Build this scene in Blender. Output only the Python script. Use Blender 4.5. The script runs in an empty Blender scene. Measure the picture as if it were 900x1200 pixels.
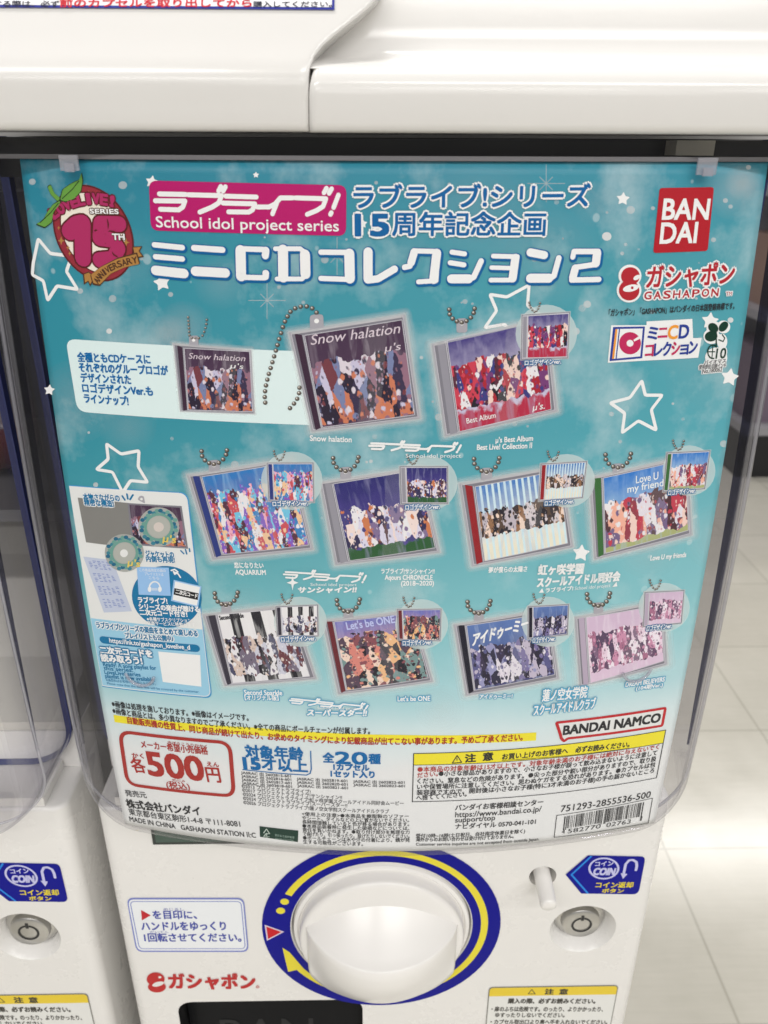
import bpy, bmesh, math, random
from mathutils import Vector, Matrix

C = bpy.context.scene
COL = C.collection
R = math.radians

# ------------------------------------------------------------------ camera
EYE = 1.11                       # eye height above the shop floor (m)
F_PX, IMG_W, IMG_H = 929.8, 900.0, 1200.0
PITCH, YAW, ROLL = R(24.758), R(1.186), R(0.25)
cp, sp, cy, sy = math.cos(PITCH), math.sin(PITCH), math.cos(YAW), math.sin(YAW)
FW = Vector((sy * cp, cy * cp, -sp))
r0 = Vector((cy, -sy, 0.0))
u0 = r0.cross(FW)
RT = r0 * math.cos(ROLL) + u0 * math.sin(ROLL)
UP = u0 * math.cos(ROLL) - r0 * math.sin(ROLL)
cam = bpy.data.cameras.new("camera")
cam.sensor_fit = 'VERTICAL'
cam.sensor_height = 36.0
cam.lens = F_PX / IMG_H * 36.0
cam.clip_start, cam.clip_end = 0.01, 100.0
cam.dof.use_dof = True
cam.dof.focus_distance = 0.365
cam.dof.aperture_fstop = 15.0
camo = bpy.data.objects.new("camera", cam)
COL.objects.link(camo)
m = Matrix((RT, UP, -FW)).transposed().to_4x4()
m.translation = Vector((0, 0, EYE))
camo.matrix_world = m
C.camera = camo

# ------------------------------------------------------------------ world, lamps, exposure
C.view_settings.view_transform = 'Standard'
C.view_settings.look = 'None'
C.view_settings.exposure = 0.0
C.view_settings.gamma = 1.0
C.cycles.transparent_max_bounces = 40
C.cycles.max_bounces = 10
w = bpy.data.worlds.new("World")
C.world = w
w.use_nodes = True
w.node_tree.nodes['Background'].inputs[0].default_value = (0.95, 0.94, 0.93, 1)
w.node_tree.nodes['Background'].inputs[1].default_value = 0.36
CEIL = 2.65
for (lx, ly) in ((-1.0, -1.4), (0.6, -1.4), (2.2, -1.4), (-1.0, -3.0), (0.6, -3.0), (2.2, -3.0), (-0.2, -4.6), (1.4, -4.6),
                 (-0.4, 0.5), (1.2, 1.2), (2.1, 3.4), (0.4, 3.4)):
    l = bpy.data.lights.new("ceiling_tube", 'AREA')
    l.shape = 'RECTANGLE'
    l.size, l.size_y = 1.2, 0.10
    l.energy = 22.0
    l.color = (1.0, 0.98, 0.955)
    lo = bpy.data.objects.new("ceiling_tube", l)
    COL.objects.link(lo)
    lo.location = (lx, ly, CEIL)

# ------------------------------------------------------------------ helpers: materials
def lin(c):
    c = c / 255.0
    return c / 12.92 if c <= 0.04045 else ((c + 0.055) / 1.055) ** 2.4
def rgb(t, k=1.0):
    if k > 1.0: k = k * (0.78 + 0.22 * lin(max(t)) ** 0.8)     # press inks: dark tones print denser
    return tuple(min(0.86, lin(v) * k) for v in t) + (1.0,)
_mats = {}
def newmat(name):
    m = bpy.data.materials.new(name)
    m.use_nodes = True
    return m, m.node_tree, m.node_tree.nodes['Principled BSDF']
PK = 1.12
def ink(t, rough=0.45, k=PK):
    key = ('ink', t, rough, k)
    if key not in _mats:
        m, nt, b = newmat("ink_%d_%d_%d" % t)
        b.inputs['Base Color'].default_value = rgb(t, k)
        b.inputs['Roughness'].default_value = rough
        b.inputs['Specular IOR Level'].default_value = 0.15
        _mats[key] = m
    return _mats[key]
def plastic(name, col, rough=0.3, bump=0.0, spec=0.5, scale=600, mottle=0.0, coat=0.0, metal=0.0):
    if name in _mats: return _mats[name]
    m, nt, b = newmat(name)
    b.inputs['Base Color'].default_value = col + (1,)
    b.inputs['Roughness'].default_value = rough
    b.inputs['Specular IOR Level'].default_value = spec
    b.inputs['Metallic'].default_value = metal
    b.inputs['Coat Weight'].default_value = coat
    tc = nt.nodes.new('ShaderNodeTexCoord')
    if mottle:
        n = nt.nodes.new('ShaderNodeTexNoise'); n.inputs['Scale'].default_value = 14; n.inputs['Detail'].default_value = 6
        n.inputs['Roughness'].default_value = 0.7
        nt.links.new(tc.outputs['Object'], n.inputs['Vector'])
        mx = nt.nodes.new('ShaderNodeMix'); mx.data_type = 'RGBA'
        mx.inputs[6].default_value = tuple(v * (1 - mottle) for v in col) + (1,)
        mx.inputs[7].default_value = tuple(min(0.9, v * (1 + mottle * .5)) for v in col) + (1,)
        nt.links.new(n.outputs['Fac'], mx.inputs[0])
        nt.links.new(mx.outputs[2], b.inputs['Base Color'])
        vo = nt.nodes.new('ShaderNodeTexVoronoi'); vo.inputs['Scale'].default_value = 70
        nt.links.new(tc.outputs['Object'], vo.inputs['Vector'])
        sc = nt.nodes.new('ShaderNodeSeparateColor'); nt.links.new(vo.outputs['Color'], sc.inputs[0])
        ra = nt.nodes.new('ShaderNodeMapRange'); ra.inputs[1].default_value = 0.72; ra.inputs[2].default_value = 1.0; ra.inputs[3].default_value = 0.0; ra.inputs[4].default_value = 0.05
        nt.links.new(sc.outputs[0], ra.inputs[0])
        lt = nt.nodes.new('ShaderNodeMath'); lt.operation = 'LESS_THAN'; nt.links.new(vo.outputs['Distance'], lt.inputs[0]); nt.links.new(ra.outputs[0], lt.inputs[1])
        ml = nt.nodes.new('ShaderNodeMath'); ml.operation = 'MULTIPLY'; ml.inputs[1].default_value = 0.35; nt.links.new(lt.outputs[0], ml.inputs[0])
        m3 = nt.nodes.new('ShaderNodeMix'); m3.data_type = 'RGBA'; m3.inputs[7].default_value = (0.22, 0.19, 0.15, 1)
        nt.links.new(ml.outputs[0], m3.inputs[0]); nt.links.new(mx.outputs[2], m3.inputs[6]); nt.links.new(m3.outputs[2], b.inputs['Base Color'])
        mr = nt.nodes.new('ShaderNodeMapRange')
        mr.inputs[3].default_value = rough * 0.8; mr.inputs[4].default_value = rough * 1.3
        nt.links.new(n.outputs['Fac'], mr.inputs[0]); nt.links.new(mr.outputs[0], b.inputs['Roughness'])
    if bump:
        n = nt.nodes.new('ShaderNodeTexNoise'); n.inputs['Scale'].default_value = scale; n.inputs['Detail'].default_value = 3
        nt.links.new(tc.outputs['Object'], n.inputs['Vector'])
        bp = nt.nodes.new('ShaderNodeBump'); bp.inputs['Strength'].default_value = bump; bp.inputs['Distance'].default_value = 0.0006
        nt.links.new(n.outputs['Fac'], bp.inputs['Height']); nt.links.new(bp.outputs[0], b.inputs['Normal'])
    _mats[name] = m
    return m
def clear(name, col=(0.985, 0.985, 0.99), edge=(0.62, 0.62, 0.70), rough=0.04, haze=0.0, ior=1.46):
    if name in _mats: return _mats[name]
    m = bpy.data.materials.new(name); m.use_nodes = True
    nt = m.node_tree; nt.nodes.clear()
    out = nt.nodes.new('ShaderNodeOutputMaterial')
    tr = nt.nodes.new('ShaderNodeBsdfTransparent')
    gl = nt.nodes.new('ShaderNodeBsdfGlossy'); gl.inputs['Roughness'].default_value = rough
    # reflectance of a thin clear sheet, the same from both sides (Schlick)
    ge = nt.nodes.new('ShaderNodeNewGeometry')
    dt = nt.nodes.new('ShaderNodeVectorMath'); dt.operation = 'DOT_PRODUCT'
    nt.links.new(ge.outputs['Normal'], dt.inputs[0]); nt.links.new(ge.outputs['Incoming'], dt.inputs[1])
    f0 = ((ior - 1) / (ior + 1)) ** 2 * 1.6
    prev = dt.outputs['Value']
    for op, val in (('ABSOLUTE', None), ('SUBTRACT', 1.0), ('POWER', 5.0), ('MULTIPLY_ADD', 1 - f0)):
        q = nt.nodes.new('ShaderNodeMath'); q.operation = op
        if op == 'SUBTRACT': q.inputs[0].default_value = 1.0; nt.links.new(prev, q.inputs[1])
        else:
            nt.links.new(prev, q.inputs[0])
            if val is not None: q.inputs[1].default_value = val
        if op == 'MULTIPLY_ADD': q.inputs[2].default_value = f0
        prev = q.outputs[0]; fr = q
    lw = nt.nodes.new('ShaderNodeLayerWeight'); lw.inputs['Blend'].default_value = 0.08
    mc = nt.nodes.new('ShaderNodeMix'); mc.data_type = 'RGBA'
    mc.inputs[6].default_value = col + (1,); mc.inputs[7].default_value = edge + (1,)
    nt.links.new(lw.outputs['Facing'], mc.inputs[0]); nt.links.new(mc.outputs[2], tr.inputs['Color'])
    mx = nt.nodes.new('ShaderNodeMixShader')
    nt.links.new(fr.outputs[0], mx.inputs[0]); nt.links.new(tr.outputs[0], mx.inputs[1]); nt.links.new(gl.outputs[0], mx.inputs[2])
    last = mx
    if haze:
        df = nt.nodes.new('ShaderNodeBsdfDiffuse'); df.inputs[0].default_value = (0.75, 0.75, 0.78, 1)
        m2 = nt.nodes.new('ShaderNodeMixShader'); m2.inputs[0].default_value = haze
        nt.links.new(mx.outputs[0], m2.inputs[1]); nt.links.new(df.outputs[0], m2.inputs[2]); last = m2
    nt.links.new(last.outputs[0], out.inputs['Surface'])
    _mats[name] = m
    return m
def halo(a, t=(235, 245, 245)):            # half-transparent pale print
    key = ('halo', a, t)
    if key in _mats: return _mats[key]
    m = bpy.data.materials.new("pale_tint"); m.use_nodes = True
    nt = m.node_tree
    b = nt.nodes['Principled BSDF']
    b.inputs['Base Color'].default_value = rgb(t, PK); b.inputs['Alpha'].default_value = a
    b.inputs['Roughness'].default_value = 0.45; b.inputs['Specular IOR Level'].default_value = 0.1
    _mats[key] = m
    return m

# ------------------------------------------------------------------ helpers: rays and surfaces (z is measured from the eye)
def ray(px, py):
    return FW + RT * ((px - IMG_W / 2) / F_PX) - UP * ((py - IMG_H / 2) / F_PX)
X0 = 0.018
def sheetY(x, z):                          # the bent sheet behind the window
    return 0.32 + 0.137 * z + 0.265 * z * z + 1.55 * (1 - 0.4387 * z) * (x - X0) ** 2 / 2
def on_sheet(px, py):
    d = ray(px, py); t = 0.32 / d.y
    for _ in range(14):
        p = d * t
        t = sheetY(p.x, p.z) / d.y
    p = d * t
    return (p.x, p.z)
class Sheet:                               # bent poster surface: (x, z) -> point, lifted towards the viewer
    step = 60e-6
    @staticmethod
    def at(px, py): return on_sheet(px, py)
    @staticmethod
    def lift(x, z, h): return Vector((x, sheetY(x, z) - h, z))
BASE_Y = 0.345
class Panel:                               # flat front of the machine's base
    step = 60e-6
    @staticmethod
    def at(px, py):
        d = ray(px, py); p = d * (BASE_Y / d.y); return (p.x, p.z)
    @staticmethod
    def lift(x, z, h): return Vector((x, BASE_Y - 0.0003 - h, z))

# ------------------------------------------------------------------ helpers: objects
def thing(name, label, cat, loc, group=None):
    o = bpy.data.objects.new(name, None); COL.objects.link(o)
    o.empty_display_size = 0.05
    o.location = (loc[0], loc[1], loc[2] + EYE)
    o['label'] = label; o['category'] = cat
    if group: o['group'] = group
    o['org'] = (loc[0], loc[1], loc[2])
    return o
def org(o):
    while o is not None:
        if 'org' in o: return Vector(o['org'])
        o = o.parent
    return Vector((0, 0, -EYE))
def mesh_obj(name, verts, faces, mats, parent=None, midx=None, uvs=None, smooth=False, label=None):
    me = bpy.data.meshes.new(name)
    o0 = org(parent)
    me.from_pydata([tuple(Vector(v) - o0) for v in verts], [], faces)
    for mt in (mats if isinstance(mats, (list, tuple)) else [mats]): me.materials.append(mt)
    if midx: me.polygons.foreach_set('material_index', midx)
    if smooth: me.polygons.foreach_set('use_smooth', [True] * len(faces))
    if uvs:
        ul = me.uv_layers.new(name='UVMap')
        for l in me.loops: ul.data[l.index].uv = uvs[l.vertex_index]
    me.update()
    o = bpy.data.objects.new(name, me); COL.objects.link(o)
    if parent is not None: o.parent = parent
    if label: o['label'] = label
    return o
def bm_obj(name, bm, mats, parent=None, smooth=False, bevel=0.0, seg=3, angle=35, label=None):
    if bevel:
        es = [e for e in bm.edges if len(e.link_faces) == 2 and e.calc_face_angle(0) > R(angle)]
        bmesh.ops.bevel(bm, geom=es, offset=bevel, segments=seg, profile=0.5, affect='EDGES', clamp_overlap=True)
    bmesh.ops.recalc_face_normals(bm, faces=bm.faces[:])
    bmesh.ops.translate(bm, verts=bm.verts[:], vec=-org(parent))
    me = bpy.data.meshes.new(name); bm.to_mesh(me); bm.free()
    for mt in (mats if isinstance(mats, (list, tuple)) else [mats]): me.materials.append(mt)
    if smooth:
        me.polygons.foreach_set('use_smooth', [True] * len(me.polygons))
        me.set_sharp_from_angle(angle=R(40))
    o = bpy.data.objects.new(name, me); COL.objects.link(o)
    if parent is not None: o.parent = parent
    if label: o['label'] = label
    return o
def box(bm, x0, x1, y0, y1, z0, z1, mi=0):
    v = [bm.verts.new(p) for p in ((x0, y0, z0), (x1, y0, z0), (x1, y1, z0), (x0, y1, z0), (x0, y0, z1), (x1, y0, z1), (x1, y1, z1), (x0, y1, z1))]
    for f in ((0, 3, 2, 1), (4, 5, 6, 7), (0, 1, 5, 4), (1, 2, 6, 5), (2, 3, 7, 6), (3, 0, 4, 7)):
        fc = bm.faces.new([v[i] for i in f]); fc.material_index = mi
def lathe_y(bm, cx, cz, prof, n=64, mi=0, sz=1.0):       # prof: list of (radius, y); spun round an axis along Y
    rings = []
    for (r, y) in prof:
        if r < 1e-6: rings.append([bm.verts.new((cx, y, cz))])
        else: rings.append([bm.verts.new((cx + r * math.cos(2 * math.pi * i / n), y, cz + sz * r * math.sin(2 * math.pi * i / n))) for i in range(n)])
    for a, b in zip(rings, rings[1:]):
        for i in range(n):
            j = (i + 1) % n
            if len(a) == 1 and len(b) == 1: continue
            if len(a) == 1: f = (a[0], b[i], b[j])
            elif len(b) == 1: f = (a[i], b[0], a[j])
            else: f = (a[i], b[i], b[j], a[j])
            fc = bm.faces.new(f); fc.material_index = mi

# ------------------------------------------------------------------ helpers: printing on a surface
_txt = {}
def text_mesh(s):
    if s in _txt: return _txt[s]
    c = bpy.data.curves.new('t', 'FONT'); c.body = s; c.size = 1.0; c.resolution_u = 3
    o = bpy.data.objects.new('t', c); COL.objects.link(o)
    dg = bpy.context.evaluated_depsgraph_get(); dg.update()
    me = bpy.data.meshes.new_from_object(o.evaluated_get(dg))
    v = [(p.co.x, p.co.y) for p in me.vertices]
    f = [tuple(p.vertices) for p in me.polygons]
    bpy.data.objects.remove(o); bpy.data.curves.remove(c); bpy.data.meshes.remove(me)
    _txt[s] = (v, f)
    return _txt[s]
class Print:
    """Collects printed shapes that lie on one surface, then links them as ONE mesh."""
    def __init__(self, surf): self.s = surf; self.v = []; self.f = []; self.m = []; self.uv = []; self.mats = []
    def mi(self, mat):
        if mat not in self.mats: self.mats.append(mat)
        return self.mats.index(mat)
    def add(self, v2, faces, mat, h, uv=None):
        b = len(self.v); k = self.mi(mat)
        self.v += [self.s.lift(x, z, h) for x, z in v2]
        self.uv += uv if uv else [(0, 0)] * len(v2)
        self.f += [tuple(i + b for i in f) for f in faces]
        self.m += [k] * len(faces)
    def cut(self, v2, faces, mat, h, gx=0.004, gz=0.008):
        bm = bmesh.new()
        vs = [bm.verts.new((x, 0, z)) for x, z in v2]
        for f in faces:
            try: bm.faces.new([vs[i] for i in f])
            except ValueError: pass
        for ax, g, i in ((Vector((1, 0, 0)), gx, 0), (Vector((0, 0, 1)), gz, 2)):
            lo = min(v.co[i] for v in bm.verts); hi = max(v.co[i] for v in bm.verts)
            k = math.floor(lo / g) + 1
            while k * g < hi - 1e-6:
                bmesh.ops.bisect_plane(bm, geom=bm.verts[:] + bm.edges[:] + bm.faces[:], plane_co=ax * (k * g), plane_no=ax, dist=1e-7)
                k += 1
        bm.verts.index_update()
        self.add([(v.co.x, v.co.z) for v in bm.verts], [tuple(v.index for v in f.verts) for f in bm.faces], mat, h)
        bm.free()
    def poly(self, pts, mat, lv, raw=False, sub=0):
        P = pts if raw else [self.s.at(*p) for p in pts]
        bm = bmesh.new()
        vs = [bm.verts.new((x, 0, z)) for x, z in P]
        es = [bm.edges.new((vs[i], vs[(i + 1) % len(vs)])) for i in range(len(vs))]
        bmesh.ops.triangle_fill(bm, use_beauty=True, edges=es)
        bm.verts.index_update()
        v2 = [(v.co.x, v.co.z) for v in bm.verts]; fs = [tuple(v.index for v in f.verts) for f in bm.faces]
        bm.free()
        self.cut(v2, fs, mat, lv * self.s.step + sub * 5e-6)
    def rrect(self, q, r, mat, lv, n=5, raw=False):
        self.poly(round_pts(q, r, n), mat, lv, raw)
    def patch(self, q, mat, lv, nu=14, nv=10):
        a, b, c, d = [self.s.at(*p) for p in q]      # TL TR BR BL
        v2, uv, fs = [], [], []
        for j in range(nv + 1):
            for i in range(nu + 1):
                u, v = i / nu, j / nv
                v2.append(tuple((1 - v) * ((1 - u) * a[k] + u * b[k]) + v * ((1 - u) * d[k] + u * c[k]) for k in (0, 1)))
                uv.append((u, 1 - v))
        for j in range(nv):
            for i in range(nu):
                k = j * (nu + 1) + i
                fs.append((k, k + 1, k + nu + 2, k + nu + 1))
        self.add(v2, fs, mat, lv * self.s.step, uv)
    def ellipse(self, c, rx, ry, mat, lv, rot=0, n=28, rings=3, sub=0):
        pts = []
        cr, sr = math.cos(R(rot)), math.sin(R(rot))
        v2 = [self.s.at(*c)]
        for k in range(1, rings + 1):
            for i in range(n):
                a = 2 * math.pi * i / n; x = rx * k / rings * math.cos(a); y = ry * k / rings * math.sin(a)
                v2.append(self.s.at(c[0] + x * cr - y * sr, c[1] + x * sr + y * cr))
        fs = [(0, 1 + i, 1 + (i + 1) % n) for i in range(n)]
        for k in range(rings - 1):
            for i in range(n):
                a = 1 + k * n; j = (i + 1) % n
                fs.append((a + i, a + n + i, a + n + j, a + j))
        self.add(v2, fs, mat, lv * self.s.step + sub * 5e-6)
    def stroke(self, pts, wd, mat, lv, closed=False, raw=False, cap=True, sub0=0):
        """A line of width wd (pixels of the photo, converted on the surface) with round joins."""
        P = pts if raw else [self.s.at(*p) for p in pts]
        if raw: W = wd
        else:
            mx = sum(p[0] for p in pts) / len(pts); my = sum(p[1] for p in pts) / len(pts)
            a = self.s.at(mx - wd / 2, my); b = self.s.at(mx + wd / 2, my); W = math.hypot(a[0] - b[0], a[1] - b[1])
            W *= 1.12
        n = len(P); k = sub0
        for i in range(n if closed else n - 1):
            A, B = P[i], P[(i + 1) % n]
            L = math.hypot(B[0] - A[0], B[1] - A[1])
            if L < 1e-7: continue
            ex, ez = (B[0] - A[0]) / L, (B[1] - A[1]) / L
            ns = max(1, int(L / 0.0025)); v2, fs = [], []
            for q in range(ns + 1):
                x, z = A[0] + ex * L * q / ns, A[1] + ez * L * q / ns
                v2 += [(x - ez * W / 2, z + ex * W / 2), (x + ez * W / 2, z - ex * W / 2)]
            fs = [(2 * q, 2 * q + 1, 2 * q + 3, 2 * q + 2) for q in range(ns)]
            self.add(v2, fs, mat, lv * self.s.step + (k % 11) * 5e-6); k += 1
        if cap and W > 2.5e-4:
            for i, p in enumerate(P):
                m = 14
                v2 = [(p[0] + W / 2 * math.cos(2 * math.pi * a / m), p[1] + W / 2 * math.sin(2 * math.pi * a / m)) for a in range(m)]
                self.add(v2, [tuple(range(m))], mat, lv * self.s.step + (k % 11) * 5e-6); k += 1
    def text(self, s, p0, p1, h, mat, lv, bold=0.0, line=None, lw=1.0, slant=0.0):
        """Writing from p0 to p1 (foot of the letters), h photo-pixels tall."""
        v, f = text_mesh(s)
        if not v: return
        A, B = self.s.at(*p0), self.s.at(*p1)
        T = self.s.at(p0[0], p0[1] - h)
        H = math.hypot(T[0] - A[0], T[1] - A[1]) * 0.98
        px = H / h
        wide = any(ord(ch) > 0x2E80 for ch in s)
        xs = [q[0] for q in v]; x0, x1 = min(xs), max(xs)
        L = math.hypot(B[0] - A[0], B[1] - A[1])
        ex, ez = (B[0] - A[0]) / L, (B[1] - A[1]) / L
        sx = L / (x1 - x0); s_y = H / 0.86 if wide else H / 0.70
        oy = 0.07 if wide else 0.0
        def put(dx, dz, mt, lev, sub):
            v2 = []
            for (tx, ty) in v:
                yy = (ty + oy) * s_y; xx = (tx - x0) * sx + slant * yy
                v2.append((A[0] + ex * xx - ez * yy + dx, A[1] + ez * xx + ex * yy + dz))
            hh = lev * self.s.step + sub * 5e-6
            if H > 0.0045 and self.s is Sheet: self.cut(v2, f, mt, hh)
            else: self.add(v2, f, mt, hh)
        if line is not None:
            for k in range(8):
                a = math.pi / 4 * k
                put(lw * px * math.cos(a), lw * px * math.sin(a), line, lv - 1, k)
        if bold:
            for k in range(4):
                a = math.pi / 2 * k + math.pi / 4
                put(bold * px * .7 * math.cos(a), bold * px * .7 * math.sin(a), mat, lv, k)
        else: put(0, 0, mat, lv, 0)
    def build(self, name, parent, label=None):
        return mesh_obj(name, self.v, self.f, self.mats, parent, self.m, self.uv, label=label)
def round_pts(q, r, n=5):
    out = []
    for i in range(len(q)):
        p, a, b = Vector(q[i]), Vector(q[i - 1]), Vector(q[(i + 1) % len(q)])
        rr = r[i] if isinstance(r, (list, tuple)) else r
        if rr <= 0: out.append(tuple(p)); continue
        A = p + (a - p).normalized() * rr; B = p + (b - p).normalized() * rr
        for k in range(n + 1):
            t = k / n
            out.append(tuple(A * (1 - t) ** 2 + p * 2 * t * (1 - t) + B * t * t))
    return out
def star_pts(cx, cy, r, rot=-90, inner=0.45):
    return [(cx + (r if k % 2 == 0 else r * inner) * math.cos(R(rot + 36 * k)), cy + (r if k % 2 == 0 else r * inner) * math.sin(R(rot + 36 * k))) for k in range(10)]
def lerp(a, b, t): return (a[0] + (b[0] - a[0]) * t, a[1] + (b[1] - a[1]) * t)

# ------------------------------------------------------------------ common materials
WHITE = plastic("white_plastic", (0.785, 0.77, 0.743), 0.26, bump=0.05, scale=900, mottle=0.03)
LIDW = plastic("lid_plastic", (0.71, 0.695, 0.672), 0.19, bump=0.02, scale=500, mottle=0.03)
KNOBW = plastic("knob_plastic", (0.82, 0.80, 0.77), 0.25, bump=0.03, scale=900)
BLACK = plastic("black_plastic", (0.012, 0.012, 0.014), 0.35)
DARK = plastic("dark_bin", (0.03, 0.029, 0.03), 0.5)
METAL = plastic("lock_metal", (0.55, 0.54, 0.52), 0.28, metal=1.0, bump=0.03)
COLLAR = plastic("collar_metal", (0.30, 0.30, 0.30), 0.38, metal=0.6)
NAVYRIM = plastic("navy_rim", (0.035, 0.045, 0.16), 0.15)
CLEAR = clear("clear_window", (0.99, 0.99, 0.99), (0.97, 0.97, 0.98), ior=1.27)
DARK_REFL = clear("dark_blue_reflection", (0.36, 0.37, 0.48), (0.16, 0.17, 0.26), 0.08, haze=0.04)
GLINT = clear("pale_edge_glint", (0.9, 0.9, 0.92), (0.8, 0.8, 0.84), 0.06, haze=0.30, ior=1.5)
CLEAR_SIDE = clear("clear_window_side", (0.95, 0.945, 0.955), (0.66, 0.65, 0.72), 0.05, haze=0.04, ior=1.46)

# ------------------------------------------------------------------ floor
def floor_mat():
    m, nt, b = newmat("floor_tile")
    tc = nt.nodes.new('ShaderNodeTexCoord'); sep = nt.nodes.new('ShaderNodeSeparateXYZ')
    nt.links.new(tc.outputs['Object'], sep.inputs[0])
    def math_(op, a, bv=None, c=None):
        n = nt.nodes.new('ShaderNodeMath'); n.operation = op
        for i, q in enumerate((a, bv, c)):
            if q is None: continue
            if isinstance(q, (int, float)): n.inputs[i].default_value = q
            else: nt.links.new(q, n.inputs[i])
        return n.outputs[0]
    T = 0.305
    cells, lines = [], []
    for ax, off in (('X', 0.513), ('Y', 1.0)):
        t = math_('DIVIDE', math_('SUBTRACT', sep.outputs[ax], off), T)
        fr = math_('FRACT', t)
        d = math_('MINIMUM', fr, math_('SUBTRACT', 1.0, fr))
        lines.append(math_('LESS_THAN', d, 0.0065))
        cells.append(math_('FLOOR', t))
    ln = math_('MAXIMUM', lines[0], lines[1])
    cv = nt.nodes.new('ShaderNodeCombineXYZ')
    nt.links.new(cells[0], cv.inputs[0]); nt.links.new(cells[1], cv.inputs[1])
    wn = nt.nodes.new('ShaderNodeTexWhiteNoise'); nt.links.new(cv.outputs[0], wn.inputs['Vector'])
    n1 = nt.nodes.new('ShaderNodeTexNoise'); n1.inputs['Scale'].default_value = 5; n1.inputs['Detail'].default_value = 8; n1.inputs['Roughness'].default_value = 0.65
    nt.links.new(tc.outputs['Object'], n1.inputs['Vector'])
    mp = nt.nodes.new('ShaderNodeMapping'); mp.inputs['Scale'].default_value = (4, 60, 1)
    nt.links.new(tc.outputs['Object'], mp.inputs[0])
    n2 = nt.nodes.new('ShaderNodeTexNoise'); n2.inputs['Scale'].default_value = 3; n2.inputs['Detail'].default_value = 4
    nt.links.new(mp.outputs[0], n2.inputs['Vector'])
    f = math_('ADD', math_('MULTIPLY', n1.outputs['Fac'], 0.7), math_('MULTIPLY', n2.outputs['Fac'], 0.3))
    f = math_('ADD', f, math_('MULTIPLY', wn.outputs['Value'], 0.12))
    rp = nt.nodes.new('ShaderNodeValToRGB')
    rp.color_ramp.elements[0].position = 0.3; rp.color_ramp.elements[0].color = (0.45, 0.43, 0.37, 1)
    rp.color_ramp.elements[1].position = 0.8; rp.color_ramp.elements[1].color = (0.56, 0.535, 0.47, 1)
    nt.links.new(f, rp.inputs[0])
    mx = nt.nodes.new('ShaderNodeMix'); mx.data_type = 'RGBA'
    mx.inputs[7].default_value = (0.25, 0.235, 0.19, 1)
    nt.links.new(math_('MULTIPLY', ln, 0.5), mx.inputs[0]); nt.links.new(rp.outputs[0], mx.inputs[6])
    nt.links.new(mx.outputs[2], b.inputs['Base Color'])
    mr = nt.nodes.new('ShaderNodeMapRange'); mr.inputs[3].default_value = 0.08; mr.inputs[4].default_value = 0.30
    b.inputs['Specular IOR Level'].default_value = 0.6
    nt.links.new(n1.outputs['Fac'], mr.inputs[0]); nt.links.new(mr.outputs[0], b.inputs['Roughness'])
    bp = nt.nodes.new('ShaderNodeBump'); bp.inputs['Strength'].default_value = 0.12; bp.inputs['Distance'].default_value = 0.004
    nt.links.new(n1.outputs['Fac'], bp.inputs['Height']); nt.links.new(bp.outputs[0], b.inputs['Normal'])
    return m
fl = mesh_obj("floor", [(-8, -8, -EYE), (9, -8, -EYE), (9, 12, -EYE), (-8, 12, -EYE)], [(0, 1, 2, 3)], floor_mat())
fl['kind'] = 'structure'

# ------------------------------------------------------------------ far display shelf whose dark foot shows at the right edge
sh = thing("display_shelf", "far grey display shelf with black kick plate on the tiled floor", "shelf", (2.4, 2.9, -EYE))
SHG = plastic("shelf_grey", (0.30, 0.295, 0.31), 0.4)
bm = bmesh.new(); box(bm, 1.36, 3.6, 2.70, 3.2, -EYE, -EYE + 0.16); bm_obj("kick_plate", bm, BLACK, sh, bevel=0.004)
bm = bmesh.new(); box(bm, 1.36, 3.6, 3.16, 3.2, -EYE + 0.161, 0.6); bm_obj("back_panel", bm, SHG, sh)
for k in range(4):
    bm = bmesh.new(); z = -EYE + 0.162 + k * 0.40
    box(bm, 1.36, 3.6, 2.70 + 0.04 * (k > 0), 3.158, z, z + 0.03); bm_obj("shelf_board", bm, SHG, sh, bevel=0.003)
for (bx, bw, bh, lev, colr, lb) in ((1.40, 0.34, 0.26, 0, (0.16, 0.12, 0.16), "dull purple carton on the lowest board of the far grey shelf"), (1.42, 0.30, 0.24, 1, (0.32, 0.20, 0.15), "brown carton on the middle board of the far grey shelf"), (1.80, 0.40, 0.30, 0, (0.30, 0.29, 0.31), "pale grey carton on the lowest board of the far grey shelf")):
    z = -EYE + 0.1925 + lev * 0.40
    cb = thing("carton", lb, "carton", (bx + bw / 2, 2.9, z), "cartons on the far shelf")
    bm = bmesh.new(); box(bm, bx, bx + bw, 2.76, 3.10, z, z + bh); bm_obj("body", bm, plastic("carton_%d" % int(colr[0] * 100), colr, 0.6), cb, bevel=0.004)
    bm = bmesh.new(); box(bm, bx + bw / 2 - 0.025, bx + bw / 2 + 0.025, 2.758, 3.102, z + bh - 0.08, z + bh + 0.002); bm_obj("tape", bm, plastic("tape_tan", (0.4, 0.33, 0.22), 0.3), cb)

# ------------------------------------------------------------------ the capsule machine
MX0, MX1 = -0.1585, 0.1762           # left and right side of the machine
MXC = (MX0 + MX1) / 2
HALF = (MX1 - MX0) / 2
ZB = -0.3388                         # foot of the clear window
def arc(c, r, a0, a1, n=40): return [(c[0] + r * math.cos(R(a0 + (a1 - a0) * k / n)), c[1] + r * math.sin(R(a0 + (a1 - a0) * k / n))) for k in range(n + 1)]

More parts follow.
